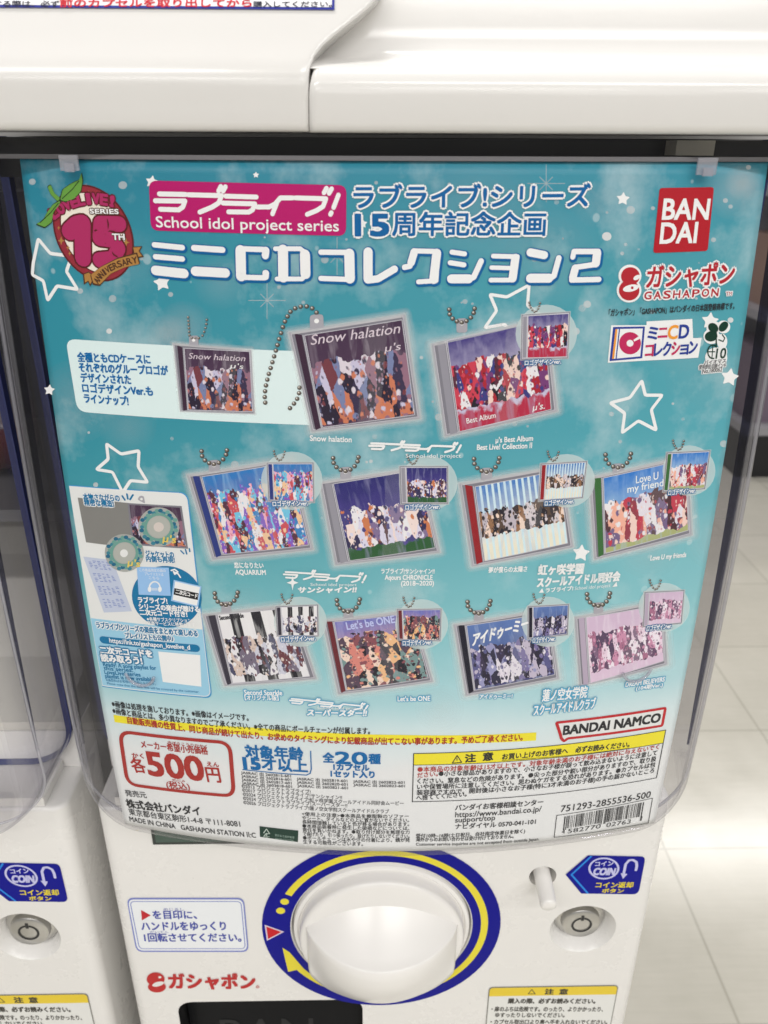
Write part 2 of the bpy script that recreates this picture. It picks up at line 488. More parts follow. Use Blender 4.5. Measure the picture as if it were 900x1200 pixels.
def cover_mesh(root):
    # outline of the window: square at the top, round at the two lower corners
    def outline(ins):
        x0, x1, zb, zt, r = MX0 + 0.001 + ins, MX1 - 0.001 - ins, ZB + ins * 0.10, 0.0032, 0.030 - ins * 0.9
        pts = []
        n = 14
        for k in range(18): pts.append((x0, zt + (zb + r - zt) * k / 18))
        for k in range(n): a = R(180 + 90 * k / n); pts.append((x0 + r + r * math.cos(a), zb + r + r * math.sin(a)))
        for k in range(24): pts.append((x0 + r + (x1 - x0 - 2 * r) * k / 24, zb))
        for k in range(n): a = R(270 + 90 * k / n); pts.append((x1 - r + r * math.cos(a), zb + r + r * math.sin(a)))
        for k in range(19): pts.append((x1, zb + r + (zt - zb - r) * k / 18))
        return pts
    GAP = 0.0022; RR = 0.013
    loops = []
    o0 = outline(0)
    loops.append([Vector((x, 0.374, z)) for x, z in o0])
    for k in range(0, 9):
        t = R(90 * k / 8)
        ins = RR * (1 - math.cos(t)); oo = outline(ins)
        loops.append([Vector((x, sheetY(x, z) - GAP + RR * (1 - math.sin(t)), z)) for x, z in oo])
    inner = outline(RR)
    for k in range(1, 19):
        s = k / 18.0
        lp = []
        for x, z in inner:
            tx = MXC; tz = z if z > -0.2 else -0.2 + (z + 0.2) * (1 - s)
            X = x + (tx - x) * s
            lp.append(Vector((X, sheetY(X, tz) - GAP, tz)))
        loops.append(lp)
    n = len(o0); verts = [v for l in loops for v in l]; faces = []
    for a in range(len(loops) - 1):
        for i in range(n - 1):
            faces.append((a * n + i, a * n + i + 1, (a + 1) * n + i + 1, (a + 1) * n + i))
    cov = mesh_obj("window_cover", verts, faces, [CLEAR, CLEAR_SIDE], root, [1 if k < 8 * (n - 1) else 0 for k in range(len(faces))], smooth=True)
    # inner face of the moulded side, 2.5 mm in
    v, f = [], []
    T = 0.0025
    q0 = outline(T)
    L2 = [[Vector((x, 0.3735, z)) for x, z in q0]]
    for k in range(0, 7):
        t = R(90 * k / 8); i2 = T + (RR - T) * (1 - math.cos(t)); oo = outline(i2)
        L2.append([Vector((x, sheetY(x, z) - GAP + RR * (1 - math.sin(t)) + 0.0012, z)) for x, z in oo])
    v = [a for l in L2 for a in l]
    f = [(a * n + i, a * n + i + 1, (a + 1) * n + i + 1, (a + 1) * n + i) for a in range(len(L2) - 1) for i in range(n - 1)]
    mesh_obj("inner_wall", v, f, CLEAR_SIDE, cov, smooth=True)
    # pale bead added where side meets front, imitating the edge's bright highlight
    v, f = [], []
    bo = outline(0.0004); rb_ = 0.0009
    for (x, z) in bo:
        cx_, cz_ = MXC, max(z, ZB + 0.03)
        nv = Vector((x - cx_, 0, z - cz_)).normalized(); yb_ = sheetY(x, z) - GAP + RR * 0.85
        for k in range(6):
            a = R(60 * k); v.append(Vector((x, yb_, z)) + nv * (rb_ * math.cos(a)) + Vector((0, 1, 0)) * (rb_ * math.sin(a)))
    for i in range(n - 1):
        for k in range(6): f.append((6 * i + k, 6 * i + (k + 1) % 6, 6 * i + 6 + (k + 1) % 6, 6 * i + 6 + k))
    mesh_obj("edge_glint_bead", v, f, GLINT, cov, smooth=True)
    # added smoky blue strip standing in for a dark reflection, narrowing towards the foot
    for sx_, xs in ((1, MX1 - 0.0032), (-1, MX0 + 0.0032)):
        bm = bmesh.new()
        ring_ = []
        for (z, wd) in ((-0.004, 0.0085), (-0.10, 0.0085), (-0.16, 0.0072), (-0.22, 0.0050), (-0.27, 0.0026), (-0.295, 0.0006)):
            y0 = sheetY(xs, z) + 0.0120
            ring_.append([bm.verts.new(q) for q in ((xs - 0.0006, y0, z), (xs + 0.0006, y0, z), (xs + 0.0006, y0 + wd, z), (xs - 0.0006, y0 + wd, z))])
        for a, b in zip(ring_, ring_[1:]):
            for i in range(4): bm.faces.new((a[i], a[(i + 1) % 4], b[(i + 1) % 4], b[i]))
        bm_obj("reflection_strip", bm, DARK_REFL, cov)
    # dark blue cut edge along the back of the window
    v, f = [], []
    ins = [outline(-0.0006), outline(0.0030)]
    for y in (0.3738, 0.3788):
        for q in ins: v += [Vector((x, y, z)) for x, z in q]
    for i in range(n - 1):
        f += [(i, i + 1, n + i + 1, n + i), (2 * n + i, 3 * n + i, 3 * n + i + 1, 2 * n + i + 1),
              (i, 2 * n + i, 2 * n + i + 1, i + 1), (n + i, n + i + 1, 3 * n + i + 1, 3 * n + i)]
    mesh_obj("edge_rim", v, f, NAVYRIM, cov, smooth=False)
    return cov

Z_DIAL = -0.4480; X_DIAL = 0.0068
LOCK = Panel.at(683, 1089); ROD = Panel.at(636, 1027)
EX0, EX1 = Panel.at(209, 1186)[0], Panel.at(425, 1186)[0]
EZ1 = Panel.at(300, 1173)[1]

def apply_cut(o, cutters):
    for c in cutters:
        md = o.modifiers.new('cut', 'BOOLEAN'); md.object = c; md.operation = 'DIFFERENCE'; md.solver = 'EXACT'
    dg = bpy.context.evaluated_depsgraph_get(); dg.update()
    me = bpy.data.meshes.new_from_object(o.evaluated_get(dg))
    o.modifiers.clear(); o.data = me
    for c in cutters: bpy.data.objects.remove(c)
    me.polygons.foreach_set('use_smooth', [True] * len(me.polygons)); me.set_sharp_from_angle(angle=R(38))

def stickers(root):
    S = Panel
    NB = ink((3, 8, 140), 0.35); LAV = ink((190, 190, 225), 0.3); YEL = ink((225, 205, 45), 0.3); CY = ink((40, 130, 215), 0.3)
    # --- coin return sticker
    p = Print(S)
    q = [(662.6, 1024.4), (689, 1001.8), (756.5, 1003.2), (748, 1047.6), (681, 1046.6)]
    p.poly(round_pts(q, [1, 1, 6, 7, 1]), NB, 1)
    p.stroke([(692.5, 1003), (669.5, 1024.4), (688.5, 1046)], 2.0, CY, 2)
    p.stroke([(707.4 + 17 * math.cos(a * math.pi / 14), 1017 + 12 * math.sin(a * math.pi / 14)) for a in range(28)], 2.2, LAV, 2, closed=True, cap=False)
    p.text("コイン", (697, 1014.5), (718, 1013.8), 5.5, LAV, 3, bold=0.4)
    p.text("COIN", (694.5, 1024.3), (719, 1024.5), 8, LAV, 3, bold=0.9, slant=0.1)
    p.stroke([(730.5, 1024), (733, 1012), (737, 1007.5), (741.5, 1007), (745.5, 1009.5), (746, 1014), (745, 1019)], 2.8, LAV, 2)
    p.poly([(727, 1022.5), (735, 1023.5), (729.8, 1029.2)], LAV, 2, sub=11)
    p.text("コイン返却", (697.5, 1039.4), (741, 1039.4), 6.2, YEL, 3, bold=0.35)
    p.text("ボタン", (705, 1045.4), (730, 1045.6), 4.6, YEL, 3, bold=0.35)
    p.build("coin_return_sticker", root, "dark blue arrow-shaped sticker with yellow writing")
    # --- instruction sticker
    p = Print(S)
    B1 = ink((120, 130, 195), 0.3); W1 = ink((224, 227, 236), 0.3); B2 = ink((70, 80, 165), 0.3)
    q = [(148.3, 1051.7), (286, 1051.7), (291.7, 1115), (160, 1115)]
    p.rrect(q, 8, B1, 1)
    p.rrect([(150, 1053.4), (284.6, 1053.4), (290, 1113.3), (161.4, 1113.3)], 7, W1, 2)
    p.stroke(round_pts([(152.6, 1055.7), (282.6, 1055.7), (287.6, 1111), (163.6, 1111)], 5), 0.9, B1, 3, closed=True, cap=False)
    p.poly([(165.5, 1065.5), (177, 1071.8), (166.5, 1077.8)], ink((190, 40, 50), 0.3), 3, sub=11)
    p.text("を目印に、", (180, 1076), (231, 1076), 9.5, B2, 4, bold=0.5)
    p.text("めじるし", (192, 1066.3), (216, 1066.3), 3.2, B2, 4)
    p.text("ハンドルをゆっくり", (166.7, 1089.6), (265, 1089.2), 10, B2, 4, bold=0.5)
    p.text("かいてん", (176, 1092.6), (198, 1092.6), 2.6, B2, 4)
    p.text("1回転させてください。", (170, 1102.6), (283, 1102.6), 9.5, B2, 4, bold=0.5)
    p.build("instruction_sticker", root, "pale sticker with blue border, blue writing and a red triangle")
    # --- red maker mark
    p = Print(S)
    RD = ink((185, 45, 45), 0.3)
    p.ellipse((182.5, 1147), 10.5, 8, RD, 1)
    p.ellipse((184, 1156), 10.5, 6.5, RD, 1, sub=4)
    p.ellipse((185.5, 1152.5), 7, 2.6, WHITE, 2, rot=-14)
    p.ellipse((187.5, 1144.5), 1.8, 1.4, WHITE, 2)
    p.text("ガシャポン", (199, 1158), (299, 1158.6), 17, RD, 1, bold=1.3)
    p.stroke([(302 + 1.7 * math.cos(k), 1156 + 1.3 * math.sin(k)) for k in range(6)], 0.8, RD, 1, closed=True, cap=False)
    p.build("red_lettering", root, "red katakana lettering with a round capsule mark")
    # --- caution sticker
    p = Print(S)
    OUT = ink((120, 118, 112), 0.4); YB = ink((222, 195, 60), 0.35); LB = ink((220, 220, 216), 0.4); TX = ink((75, 72, 66), 0.5)
    x0, z0 = S.at(573, 1156.4); x1, _ = S.at(724.3, 1156.4); zb = z0 - 0.058
    q = [(x0, z0), (x1, z0), (x1, zb), (x0, zb)]
    p.rrect(q, 0.0032, OUT, 1, raw=True)
    i = 0.0006
    p.rrect([(x0 + i, z0 - i), (x1 - i, z0 - i), (x1 - i, zb + i), (x0 + i, zb + i)], 0.0028, LB, 2, raw=True)
    zy = S.at(640, 1165.8)[1]
    p.rrect([(x0 + i, z0 - i), (x1 - i, z0 - i), (x1 - i, zy), (x0 + i, zy)], [0.0028, 0.0028, 0, 0], YB, 3, raw=True)
    p.stroke([(619, 1163.8), (623, 1158.6), (627, 1163.8)], 0.9, TX, 4, closed=True)
    p.text("注  意", (638, 1164.3), (664.4, 1164.4), 6, TX, 4, bold=0.6)
    p.text("購入の際、必ずお読みください。", (595, 1175), (697, 1175.2), 5.6, TX, 4, bold=0.4)
    p.text("・扉のふちは危険です。のったり、よりかかったり、", (575.5, 1184.3), (706, 1184.6), 5.4, TX, 4, bold=0.25)
    p.text("ゆすったりしないでください。", (580, 1191.2), (661, 1191.4), 5.2, TX, 4, bold=0.25)
    p.text("・カプセル取出口より奥へ手を入れないでください。", (574.4, 1199.2), (711, 1199.6), 5.2, TX, 4, bold=0.25)
    p.build("caution_sticker", root, "white caution sticker with a yellow heading strip")
    # --- ring round the dial
    p = Print(S)
    c = (X_DIAL, Z_DIAL)
    def ring(r0, r1, a0, a1, mat, lv, n=72):
        v2 = []
        for k in range(n + 1):
            a = R(a0 + (a1 - a0) * k / n)
            v2 += [(c[0] + r0 * math.cos(a), c[1] + r0 * math.sin(a)), (c[0] + r1 * math.cos(a), c[1] + r1 * math.sin(a))]
        p.add(v2, [(2 * k, 2 * k + 1, 2 * k + 3, 2 * k + 2) for k in range(n)], mat, lv * S.step)
    ring(0.0575, 0.0752, 0, 360, ink((2, 4, 138), 0.4), 1)
    Y2 = ink((222, 208, 62), 0.35)
    ring(0.0628, 0.0672, 152, -147, Y2, 2)
    def pol(r, a): return (c[0] + r * math.cos(R(a)), c[1] + r * math.sin(R(a)))
    def dot(r, a, rad): 
        q = pol(r, a); n = 16
        p.add([(q[0] + rad * math.cos(2 * math.pi * k / n), q[1] + rad * math.sin(2 * math.pi * k / n)) for k in range(n)], [tuple(range(n))], Y2, 2 * S.step)
    dot(0.0648, 157.5, 0.0027); dot(0.0650, 165, 0.0028)
    q = [pol(0.0655, -147.5 - 1), pol(0.0712, -148), pol(0.0655, -163.5), pol(0.0628, -147)]
    p.poly([pol(0.0728, -146.5), pol(0.0655, -165), pol(0.0627, -160), pol(0.0627, -144)], Y2, 2, raw=True, sub=3)
    tri = [pol(0.0735, 176.5), pol(0.0735, -172), pol(0.0615, -178)]
    p.poly(tri, ink((215, 200, 215), 0.3), 2, raw=True, sub=2)
    cx_, cz_ = sum(t[0] for t in tri) / 3, sum(t[1] for t in tri) / 3
    p.poly([(cx_ + (t[0] - cx_) * 0.78, cz_ + (t[1] - cz_) * 0.78) for t in tri], ink((195, 30, 40), 0.3), 3, raw=True)
    p.build("dial_ring", root, "dark blue ring with a yellow arrow and red triangle")

def build_machine():
    root = thing("capsule_machine", "white capsule vending machine whose window holds the turquoise poster", "vending machine", (MXC, 0.5, -EYE), "capsule machines side by side")
    # base body with openings
    bm = bmesh.new(); box(bm, MX0, MX1, BASE_Y, 0.70, -0.645, -0.3455)
    es = [e for e in bm.edges if abs(e.verts[0].co.z - e.verts[1].co.z) > 0.1 and e.verts[0].co.y < 0.4]
    bmesh.ops.bevel(bm, geom=es, offset=0.008, segments=8, profile=0.5, affect='EDGES')
    es = [e for e in bm.edges if abs(e.verts[0].co.z - e.verts[1].co.z) < 1e-6 and len(e.link_faces) == 2 and e.calc_face_angle(0) > R(60)]
    bmesh.ops.bevel(bm, geom=es, offset=0.003, segments=4, profile=0.5, affect='EDGES')
    body = bm_obj("base_body", bm, [WHITE, BLACK], root)
    cut = []
    bm = bmesh.new()
    lathe_y(bm, LOCK[0], LOCK[1], [(0, BASE_Y - 0.004), (0.0225, BASE_Y - 0.004), (0.0212, BASE_Y), (0.0186, BASE_Y + 0.0035), (0.0165, BASE_Y + 0.0105), (0, BASE_Y + 0.0105)], 48)
    cut.append(bm_obj("tmp", bm, WHITE, root))
    bm = bmesh.new()
    lathe_y(bm, ROD[0], ROD[1], [(0, BASE_Y - 0.004), (0.0084, BASE_Y - 0.004), (0.0084, BASE_Y + 0.02), (0, BASE_Y + 0.02)], 36)
    cut.append(bm_obj("tmp", bm, WHITE, root))
    bm = bmesh.new(); box(bm, EX0, EX1, BASE_Y - 0.01, BASE_Y + 0.09, EZ1 - 0.105, EZ1)
    es = [e for e in bm.edges if abs(e.verts[0].co.y - e.verts[1].co.y) > 0.05]
    bmesh.ops.bevel(bm, geom=es, offset=0.010, segments=5, profile=0.5, affect='EDGES')
    cut.append(bm_obj("tmp", bm, BLACK, root))
    bm = bmesh.new()
    lathe_y(bm, X_DIAL, Z_DIAL, [(0, BASE_Y - 0.004), (0.0575, BASE_Y - 0.004), (0.0560, BASE_Y + 0.006), (0, BASE_Y + 0.006)], 72)
    cut.append(bm_obj("tmp", bm, WHITE, root))
    apply_cut(body, cut)
    # upper shoulder behind the window, side walls of the bin, bin
    bm = bmesh.new(); box(bm, MX0 + 0.0005, MX1 - 0.0005, 0.379, 0.70, -0.3452, -0.318); bm_obj("base_shoulder", bm, WHITE, root, bevel=0.003)
    bm = bmesh.new()
    box(bm, MX0 + 0.001, MX1 - 0.001, 0.56, 0.70, -0.3178, 0.003)
    box(bm, MX0 + 0.0062, MX1 - 0.0062, 0.385, 0.5598, -0.012, 0.003)
    bm_obj("bin_housing", bm, DARK, root, bevel=0.0015, seg=2)
    MILKY = clear("milky_wall", (0.72, 0.72, 0.76), (0.45, 0.45, 0.52), 0.12, haze=0.16)
    for xa in (MX0 + 0.001, MX1 - 0.0035):
        bm = bmesh.new(); box(bm, xa, xa + 0.0025, 0.3795, 0.5595, -0.3176, -0.0128); bm_obj("bin_side", bm, MILKY, root)
    bm = bmesh.new(); box(bm, MX0 + 0.008, MX1 - 0.008, 0.395, 0.5595, -0.187, -0.180); bm_obj("bin_tray", bm, plastic("tray_grey", (0.16, 0.16, 0.165), 0.4), root, bevel=0.002)
    bm = bmesh.new()        # sloping white chute at the bottom of the bin
    prof = [(0.380, -0.3175), (0.380, -0.312), (0.430, -0.300), (0.50, -0.262), (0.558, -0.215), (0.558, -0.3175)]
    a = [bm.verts.new((MX0 + 0.007, y, z)) for y, z in prof]; b = [bm.verts.new((MX1 - 0.007, y, z)) for y, z in prof]
    for i in range(len(prof)): j = (i + 1) % len(prof); bm.faces.new((a[i], a[j], b[j], b[i]))
    bm.faces.new(a[::-1]); bm.faces.new(b); bm_obj("capsule_chute", bm, plastic("chute_cream", (0.66, 0.64, 0.58), 0.4), root)
    # shoulder of the panel under the window (the shelf that the window stands on)
    bm = bmesh.new(); box(bm, MX0 + 0.012, MX1 - 0.012, 0.347, 0.3785, -0.3453, -0.3392); bm_obj("window_ledge", bm, WHITE, root, bevel=0.002)
    cover_mesh(root)
    bm = bmesh.new(); box(bm, MX0 - 0.0150, MX0 - 0.0003, 0.400, 0.430, -EYE + 0.02, -0.02); bm_obj("gap_darkening_strip", bm, DARK, root)  # dark strip added in the gap between machines to deepen its shade
    xa = ray(793, 170); xb = ray(838, 170)
    bm = bmesh.new(); box(bm, xa.x * 0.352 / xa.y, xb.x * 0.352 / xb.y, 0.352, 0.365, -0.0030, 0.0026); bm_obj("reflection_block", bm, plastic("reflection_cream", (0.62, 0.60, 0.52), 0.35), root, bevel=0.0006)  # cream block added to imitate a beige reflection in the window
    # dark top frame and its clear hanging rail
    bm = bmesh.new(); box(bm, MX0 + 0.004, MX1 - 0.004, 0.3655, 0.384, -0.0125, 0.0029); bm_obj("top_frame", bm, BLACK, root, bevel=0.001, seg=2)
    v, f = [], []
    n = 40
    for i in range(n + 1):
        x = MX0 + 0.013 + (MX1 - MX0 - 0.026) * i / n
        for (dz, dy) in ((0, 0), (-0.0016, 0), (-0.0016, 0.0016), (0, 0.0016)):
            v.append(Vector((x, sheetY(x, -0.004) - 0.0012 + dy - 0.0002, -0.0033 + dz)))
    for i in range(n):
        for k in range(4): f.append((4 * i + k, 4 * i + (k + 1) % 4, 4 * i + 4 + (k + 1) % 4, 4 * i + 4 + k))
    mesh_obj("hanging_rail", v, f, plastic("rail_grey", (0.17, 0.165, 0.175), 0.25), root)
    # dial
    dial = None
    bm = bmesh.new()
    lathe_y(bm, X_DIAL, Z_DIAL, [(0.0, 0.3505), (0.0556, 0.3505), (0.0556, 0.3450), (0.0550, 0.3438), (0.0530, 0.3434), (0.0524, 0.3442), (0.0518, 0.3446), (0.0514, 0.3440), (0.0512, 0.3372), (0.0506, 0.3356), (0.0494, 0.3347), (0.0470, 0.3344), (0.0, 0.3344)], 96)
    dial = bm_obj("dial", bm, KNOBW, root, smooth=True)
    grip(dial)
    # coin return rod
    bm = bmesh.new()
    lathe_y(bm, ROD[0], ROD[1], [(0, 0.360), (0.0052, 0.360), (0.0050, 0.3275), (0.0046, 0.3262), (0.0036, 0.3255), (0, 0.3255)], 32)
    bmesh.ops.rotate(bm, verts=bm.verts[:], cent=(ROD[0], 0.350, ROD[1]), matrix=Matrix.Rotation(R(6), 3, 'X'))
    bm_obj("coin_return_button", bm, KNOBW, root, smooth=True)
    bm = bmesh.new()
    lathe_y(bm, ROD[0], ROD[1], [(0, 0.3645), (0.0083, 0.3645)], 32); bm_obj("button_well", bm, DARK, root)
    # lock
    bm = bmesh.new(); y = BASE_Y + 0.0100
    lathe_y(bm, LOCK[0], LOCK[1], [(0, y), (0.0160, y), (0.0160, y - 0.0012), (0.0132, y - 0.0024), (0.0126, y - 0.0024), (0.0122, y - 0.0060), (0.0112, y - 0.0068), (0, y - 0.0068)], 48)
    lk = bm_obj("lock", bm, METAL, root, smooth=True)
    bm = bmesh.new(); yy = y - 0.00695
    n = 40; vs = []
    for k in range(n + 1):
        a = R(90 + 10 + (340) * k / n)
        vs.append((bm.verts.new((LOCK[0] + 0.0052 * math.cos(a), yy, LOCK[1] + 0.0052 * math.sin(a))), bm.verts.new((LOCK[0] + 0.0067 * math.cos(a), yy, LOCK[1] + 0.0067 * math.sin(a)))))
    for k in range(n): bm.faces.new((vs[k][0], vs[k][1], vs[k + 1][1], vs[k + 1][0]))
    box(bm, LOCK[0] - 0.0009, LOCK[0] + 0.0009, yy - 0.0002, yy + 0.0002, LOCK[1] + 0.0040, LOCK[1] + 0.0085)
    bm_obj("keyway", bm, BLACK, lk)
    # little dark green display under the window
    xa, za = Panel.at(180, 988); xb, _ = Panel.at(330, 988)
    bm = bmesh.new(); box(bm, xa, xb, BASE_Y - 0.0012, BASE_Y + 0.002, za, za + 0.018)
    dsp = bm_obj("coin_counter", bm, plastic("counter_black", (0.02, 0.028, 0.025), 0.25), root, bevel=0.0011, seg=3)
    bm = bmesh.new(); box(bm, xa + 0.002, xb - 0.002, BASE_Y - 0.0016, BASE_Y - 0.0008, za + 0.0022, za + 0.0158)
    bm_obj("counter_glass", bm, plastic("counter_green", (0.045, 0.085, 0.065), 0.15), dsp)
    # outlet: flap set back in the opening with the raised mark
    bm = bmesh.new(); box(bm, EX0 + 0.001, EX1 - 0.001, BASE_Y + 0.016, BASE_Y + 0.020, EZ1 - 0.104, EZ1 - 0.001)
    fl_ = bm_obj("outlet_flap", bm, plastic("flap_black", (0.004, 0.0045, 0.006), 0.35, spec=0.08), root)
    class Flap:
        step = 1e-4
        @staticmethod
        def at(px, py):
            d = ray(px, py); p = d * ((BASE_Y + 0.0158) / d.y); return (p.x, p.z)
        @staticmethod
        def lift(x, z, h): return Vector((x, BASE_Y + 0.0158 - h, z))
    class FlapP(Print): pass
    p = FlapP(Flap)
    fx, fz = Flap.at(257, 1194)
    h = 0.030
    gm = plastic("raised_black", (0.010, 0.011, 0.013), 0.3, spec=0.2)
    for row, s_ in enumerate(("BAN", "DAI")):
        v, f = text_mesh(s_)
        x0 = min(q[0] for q in v); x1 = max(q[0] for q in v)
        sx = (0.066 if row == 0 else 0.052) / (x1 - x0)
        p.add([(fx + (q[0] - x0) * sx - 0.004 * row, fz - h - row * (h + 0.006) + q[1] * h / 0.7) for q in v], f, gm, 1e-4)
    p.build("raised_mark", fl_)
    stickers(root)
    # stand
    bm = bmesh.new(); box(bm, MX0 + 0.004, MX1 - 0.004, 0.352, 0.69, -EYE + 0.08, -0.6455); bm_obj("stand", bm, WHITE, root, bevel=0.004)
    bm = bmesh.new(); box(bm, MX0 + 0.02, MX1 - 0.02, 0.37, 0.68, -EYE, -EYE + 0.0795); bm_obj("plinth", bm, BLACK, root)
    return root

def grip(parent):
    # wide turning ridge: an upper facet and a lower facet that meet in a rounded crest, fading into the dial's rim at both ends
    yb, w_ = 0.33445, 0.0462
    nx, rings = 57, []
    for i in range(nx):
        t = -1 + 2 * i / (nx - 1)
        x = w_ * math.sin(t * math.pi / 2)
        q = 1 - (x / w_) ** 2
        lim = math.sqrt(max(1e-9, 0.0508 ** 2 - x * x))
        ct = (0.0150 + 0.0175 * q)                     # where the upper facet leaves the dial
        cz = 0.0145 - 0.0035 * q                       # crest height
        pr = 0.0290 * max(0.0, q) ** 0.72 + 0.0004     # crest reach
        ct = max(min(ct, lim - 0.0006), cz + 0.0008)
        prof = []
        for k in range(7):                             # upper facet, slightly hollow
            u = k / 6
            prof.append((yb - pr * 0.93 * u + 0.0010 * q * math.sin(math.pi * u), ct + (cz + 0.0012 - ct) * u))
        for k in range(1, 8):                          # rounded crest
            a = R(90 * k / 7); prof.append((yb - pr * (0.93 + 0.07 * math.sin(a)), cz + 0.0012 - 0.0075 * (1 - math.cos(a)) * (0.2 + 0.8 * q)))
        z0 = prof[-1][1]; zb = -lim + 0.0004
        for k in range(1, 9):                          # lower facet, gently full
            u = k / 8
            prof.append((yb - pr + (pr - min(pr, 0.0040)) * u ** 1.8, z0 + (zb - z0) * u))
        prof.append((yb - min(pr, 0.0040) * 0.55, zb - 0.0004)); prof.append((yb + 0.0002, zb - 0.0004))
        rings.append([Vector((X_DIAL + x, y, Z_DIAL + z)) for y, z in prof])
    n = len(rings[0])
    verts = [v for l in rings for v in l]
    faces = [(i * n + k, (i + 1) * n + k, (i + 1) * n + k + 1, i * n + k + 1) for i in range(nx - 1) for k in range(n - 1)]
    o = mesh_obj("grip", verts, faces, KNOBW, parent, smooth=True)
    return o

machine = build_machine()
PITCHX = 0.3512
def copy_tree(o, parent=None):
    c = o.copy(); COL.objects.link(c)
    if parent is not None: c.parent = parent
    for ch in list(o.children): copy_tree(ch, c)
    return c
other = copy_tree(machine)
other.location.x -= PITCHX
other['label'] = "white capsule vending machine without a poster, cut off by the left edge of the picture"

# ------------------------------------------------------------------ upper machine: only its front lip shows over the window
def upper_machine():
    root = thing("capsule_machine", "glossy white lower lip of the machine stacked on top, with a red and black notice", "vending machine", (MXC, 0.5, 0.005), "capsule machines side by side")
    ZL = 0.0046
    profL = [(0.372, ZL), (0.3195, ZL), (0.3183, ZL + 0.0008), (0.3178, ZL + 0.003), (0.3177, 0.0185), (0.3180, 0.0215), (0.3190, 0.0250), (0.3210, 0.0285), (0.3232, 0.0322), (0.3265, 0.0384), (0.336, 0.0563), (0.362, 0.1050), (0.40, 0.176)]
    profR = [(0.372, ZL - 0.0002), (0.3178, ZL - 0.0002), (0.3165, ZL + 0.0007), (0.3160, ZL + 0.003), (0.3159, 0.0160), (0.3163, 0.0195), (0.3174, 0.0224), (0.3196, 0.0247), (0.3235, 0.0264), (0.328, 0.0278), (0.3345, 0.0298), (0.3375, 0.0322), (0.3395, 0.0365), (0.3415, 0.045), (0.356, 0.10), (0.369, 0.15)]
    def on_profL(px, py):
        d = ray(px, py)
        for (a, b) in zip(profL[3:], profL[4:]):
            # t * d.y = a.y + s (b.y - a.y), t * d.z = a.z + s (b.z - a.z)
            ey, ez = b[0] - a[0], b[1] - a[1]
            det = d.y * -ez + ey * d.z
            if abs(det) < 1e-9: continue
            t = (a[0] * -ez + ey * a[1]) / det
            s_ = (d.y * a[1] - d.z * a[0]) / det
            if -1e-6 <= s_ <= 1.0 + 1e-6: return (t * d.x, t * d.z)
        return None
    SEAM = [q for q in (on_profL(*p_) for p_ in ((361.3, 140), (361.3, 110), (361.3, 92), (362.5, 80), (366, 69), (374, 57), (387, 45), (402, 33), (417, 21), (430, 10), (440, 0), (449, -14))) if q]
    SEAM.sort(key=lambda q: q[1])
    def edge(z):                            # the seam between the two mouldings
        if z <= SEAM[0][1]: return SEAM[0][0]
        for (a, b) in zip(SEAM, SEAM[1:]):
            if z <= b[1]: return a[0] + (b[0] - a[0]) * (z - a[1]) / max(1e-9, b[1] - a[1])
        return SEAM[-1][0] + 0.2 * (z - SEAM[-1][1])
    def sheet_(name, prof, xa, xb, nx, mat, edge_on):
        rows = []
        dense = []
        for (a, b) in zip(prof, prof[1:]):
            L = math.hypot(a[0] - b[0], a[1] - b[1]); k = max(1, int(L / 0.003))
            dense += [lerp(a, b, q / k) for q in range(k)]
        dense.append(prof[-1])
        for (y, z) in dense:
            r = []
            for i in range(nx + 1):
                if edge_on == 'R': lo, hi = xa, edge(z)
                else: lo, hi = edge(min(z, 0.0205)) + 0.0003 + 0.0016 * min(1.0, max(0.0, (z - 0.0165) / 0.0078)) ** 2 - 0.030 * min(1.0, max(0.0, (z - 0.0254) / 0.0006)), xb
                t = i / nx
                t = t if edge_on == 'R' else t
                # rounded vertical edge at the seam
                x = lo + (hi - lo) * t
                d = (hi - x) if edge_on == 'R' else (x - lo)
                yy = y
                r.append(Vector((x, yy + 0.0016 * math.exp(-d / 0.0009) * (1 if edge_on == 'L' else 0.6), z)))
            rows.append(r)
        n = nx + 1
        vs = [v for r in rows for v in r]
        fs = [(a * n + i, a * n + i + 1, (a + 1) * n + i + 1, (a + 1) * n + i) for a in range(len(rows) - 1) for i in range(nx)]
        # side skirt at the seam, so the moulding has a thickness
        b0 = len(vs); col = [r[-1] if edge_on == 'R' else r[0] for r in rows]
        vs += [Vector((v.x + (0.0008 if edge_on == 'R' else 0), v.y + 0.014, v.z)) for v in col]
        ix = nx if edge_on == 'R' else 0
        for a in range(len(rows) - 1):
            fs.append((a * n + ix, (a + 1) * n + ix, b0 + a + 1, b0 + a))
        o = mesh_obj(name, vs, fs, mat, root, smooth=True)
        o.data.set_sharp_from_angle(angle=R(50))
        return o
    sheet_("front_housing", profL, MX0, 0, 220, LIDW, 'R')
    sheet_("outlet_lip", profR, 0, MX1, 300, LIDW, 'L')
    bm = bmesh.new()
    box(bm, MX0 + 0.001, MX1 - 0.001, 0.378, 0.70, 0.0033, 0.30)
    bm_obj("machine_body", bm, LIDW, root, bevel=0.004)
    # notice on the sloping front
    P0 = Vector((0, 0.3265, 0.0384)); sl = Vector((0, 0.0095, 0.0179)).normalized(); nn = sl.cross(Vector((1, 0, 0))); nn = nn if nn.y < 0 else -nn
    class Slope:
        step = 6e-5
        @staticmethod
        def at(px, py):
            d = ray(px, py); t = P0.dot(nn) / d.dot(nn); p = d * t - P0
            return (p.x, p.dot(sl))
        @staticmethod
        def lift(x, s_, h): return P0 + Vector((1, 0, 0)) * x + sl * s_ + nn * (h + 0.0004)
    p = Print(Slope)
    BL = ink((60, 65, 150), 0.3); WT = ink((228, 228, 230), 0.3); BK = ink((55, 55, 70), 0.4); RDD = ink((200, 50, 60), 0.4)
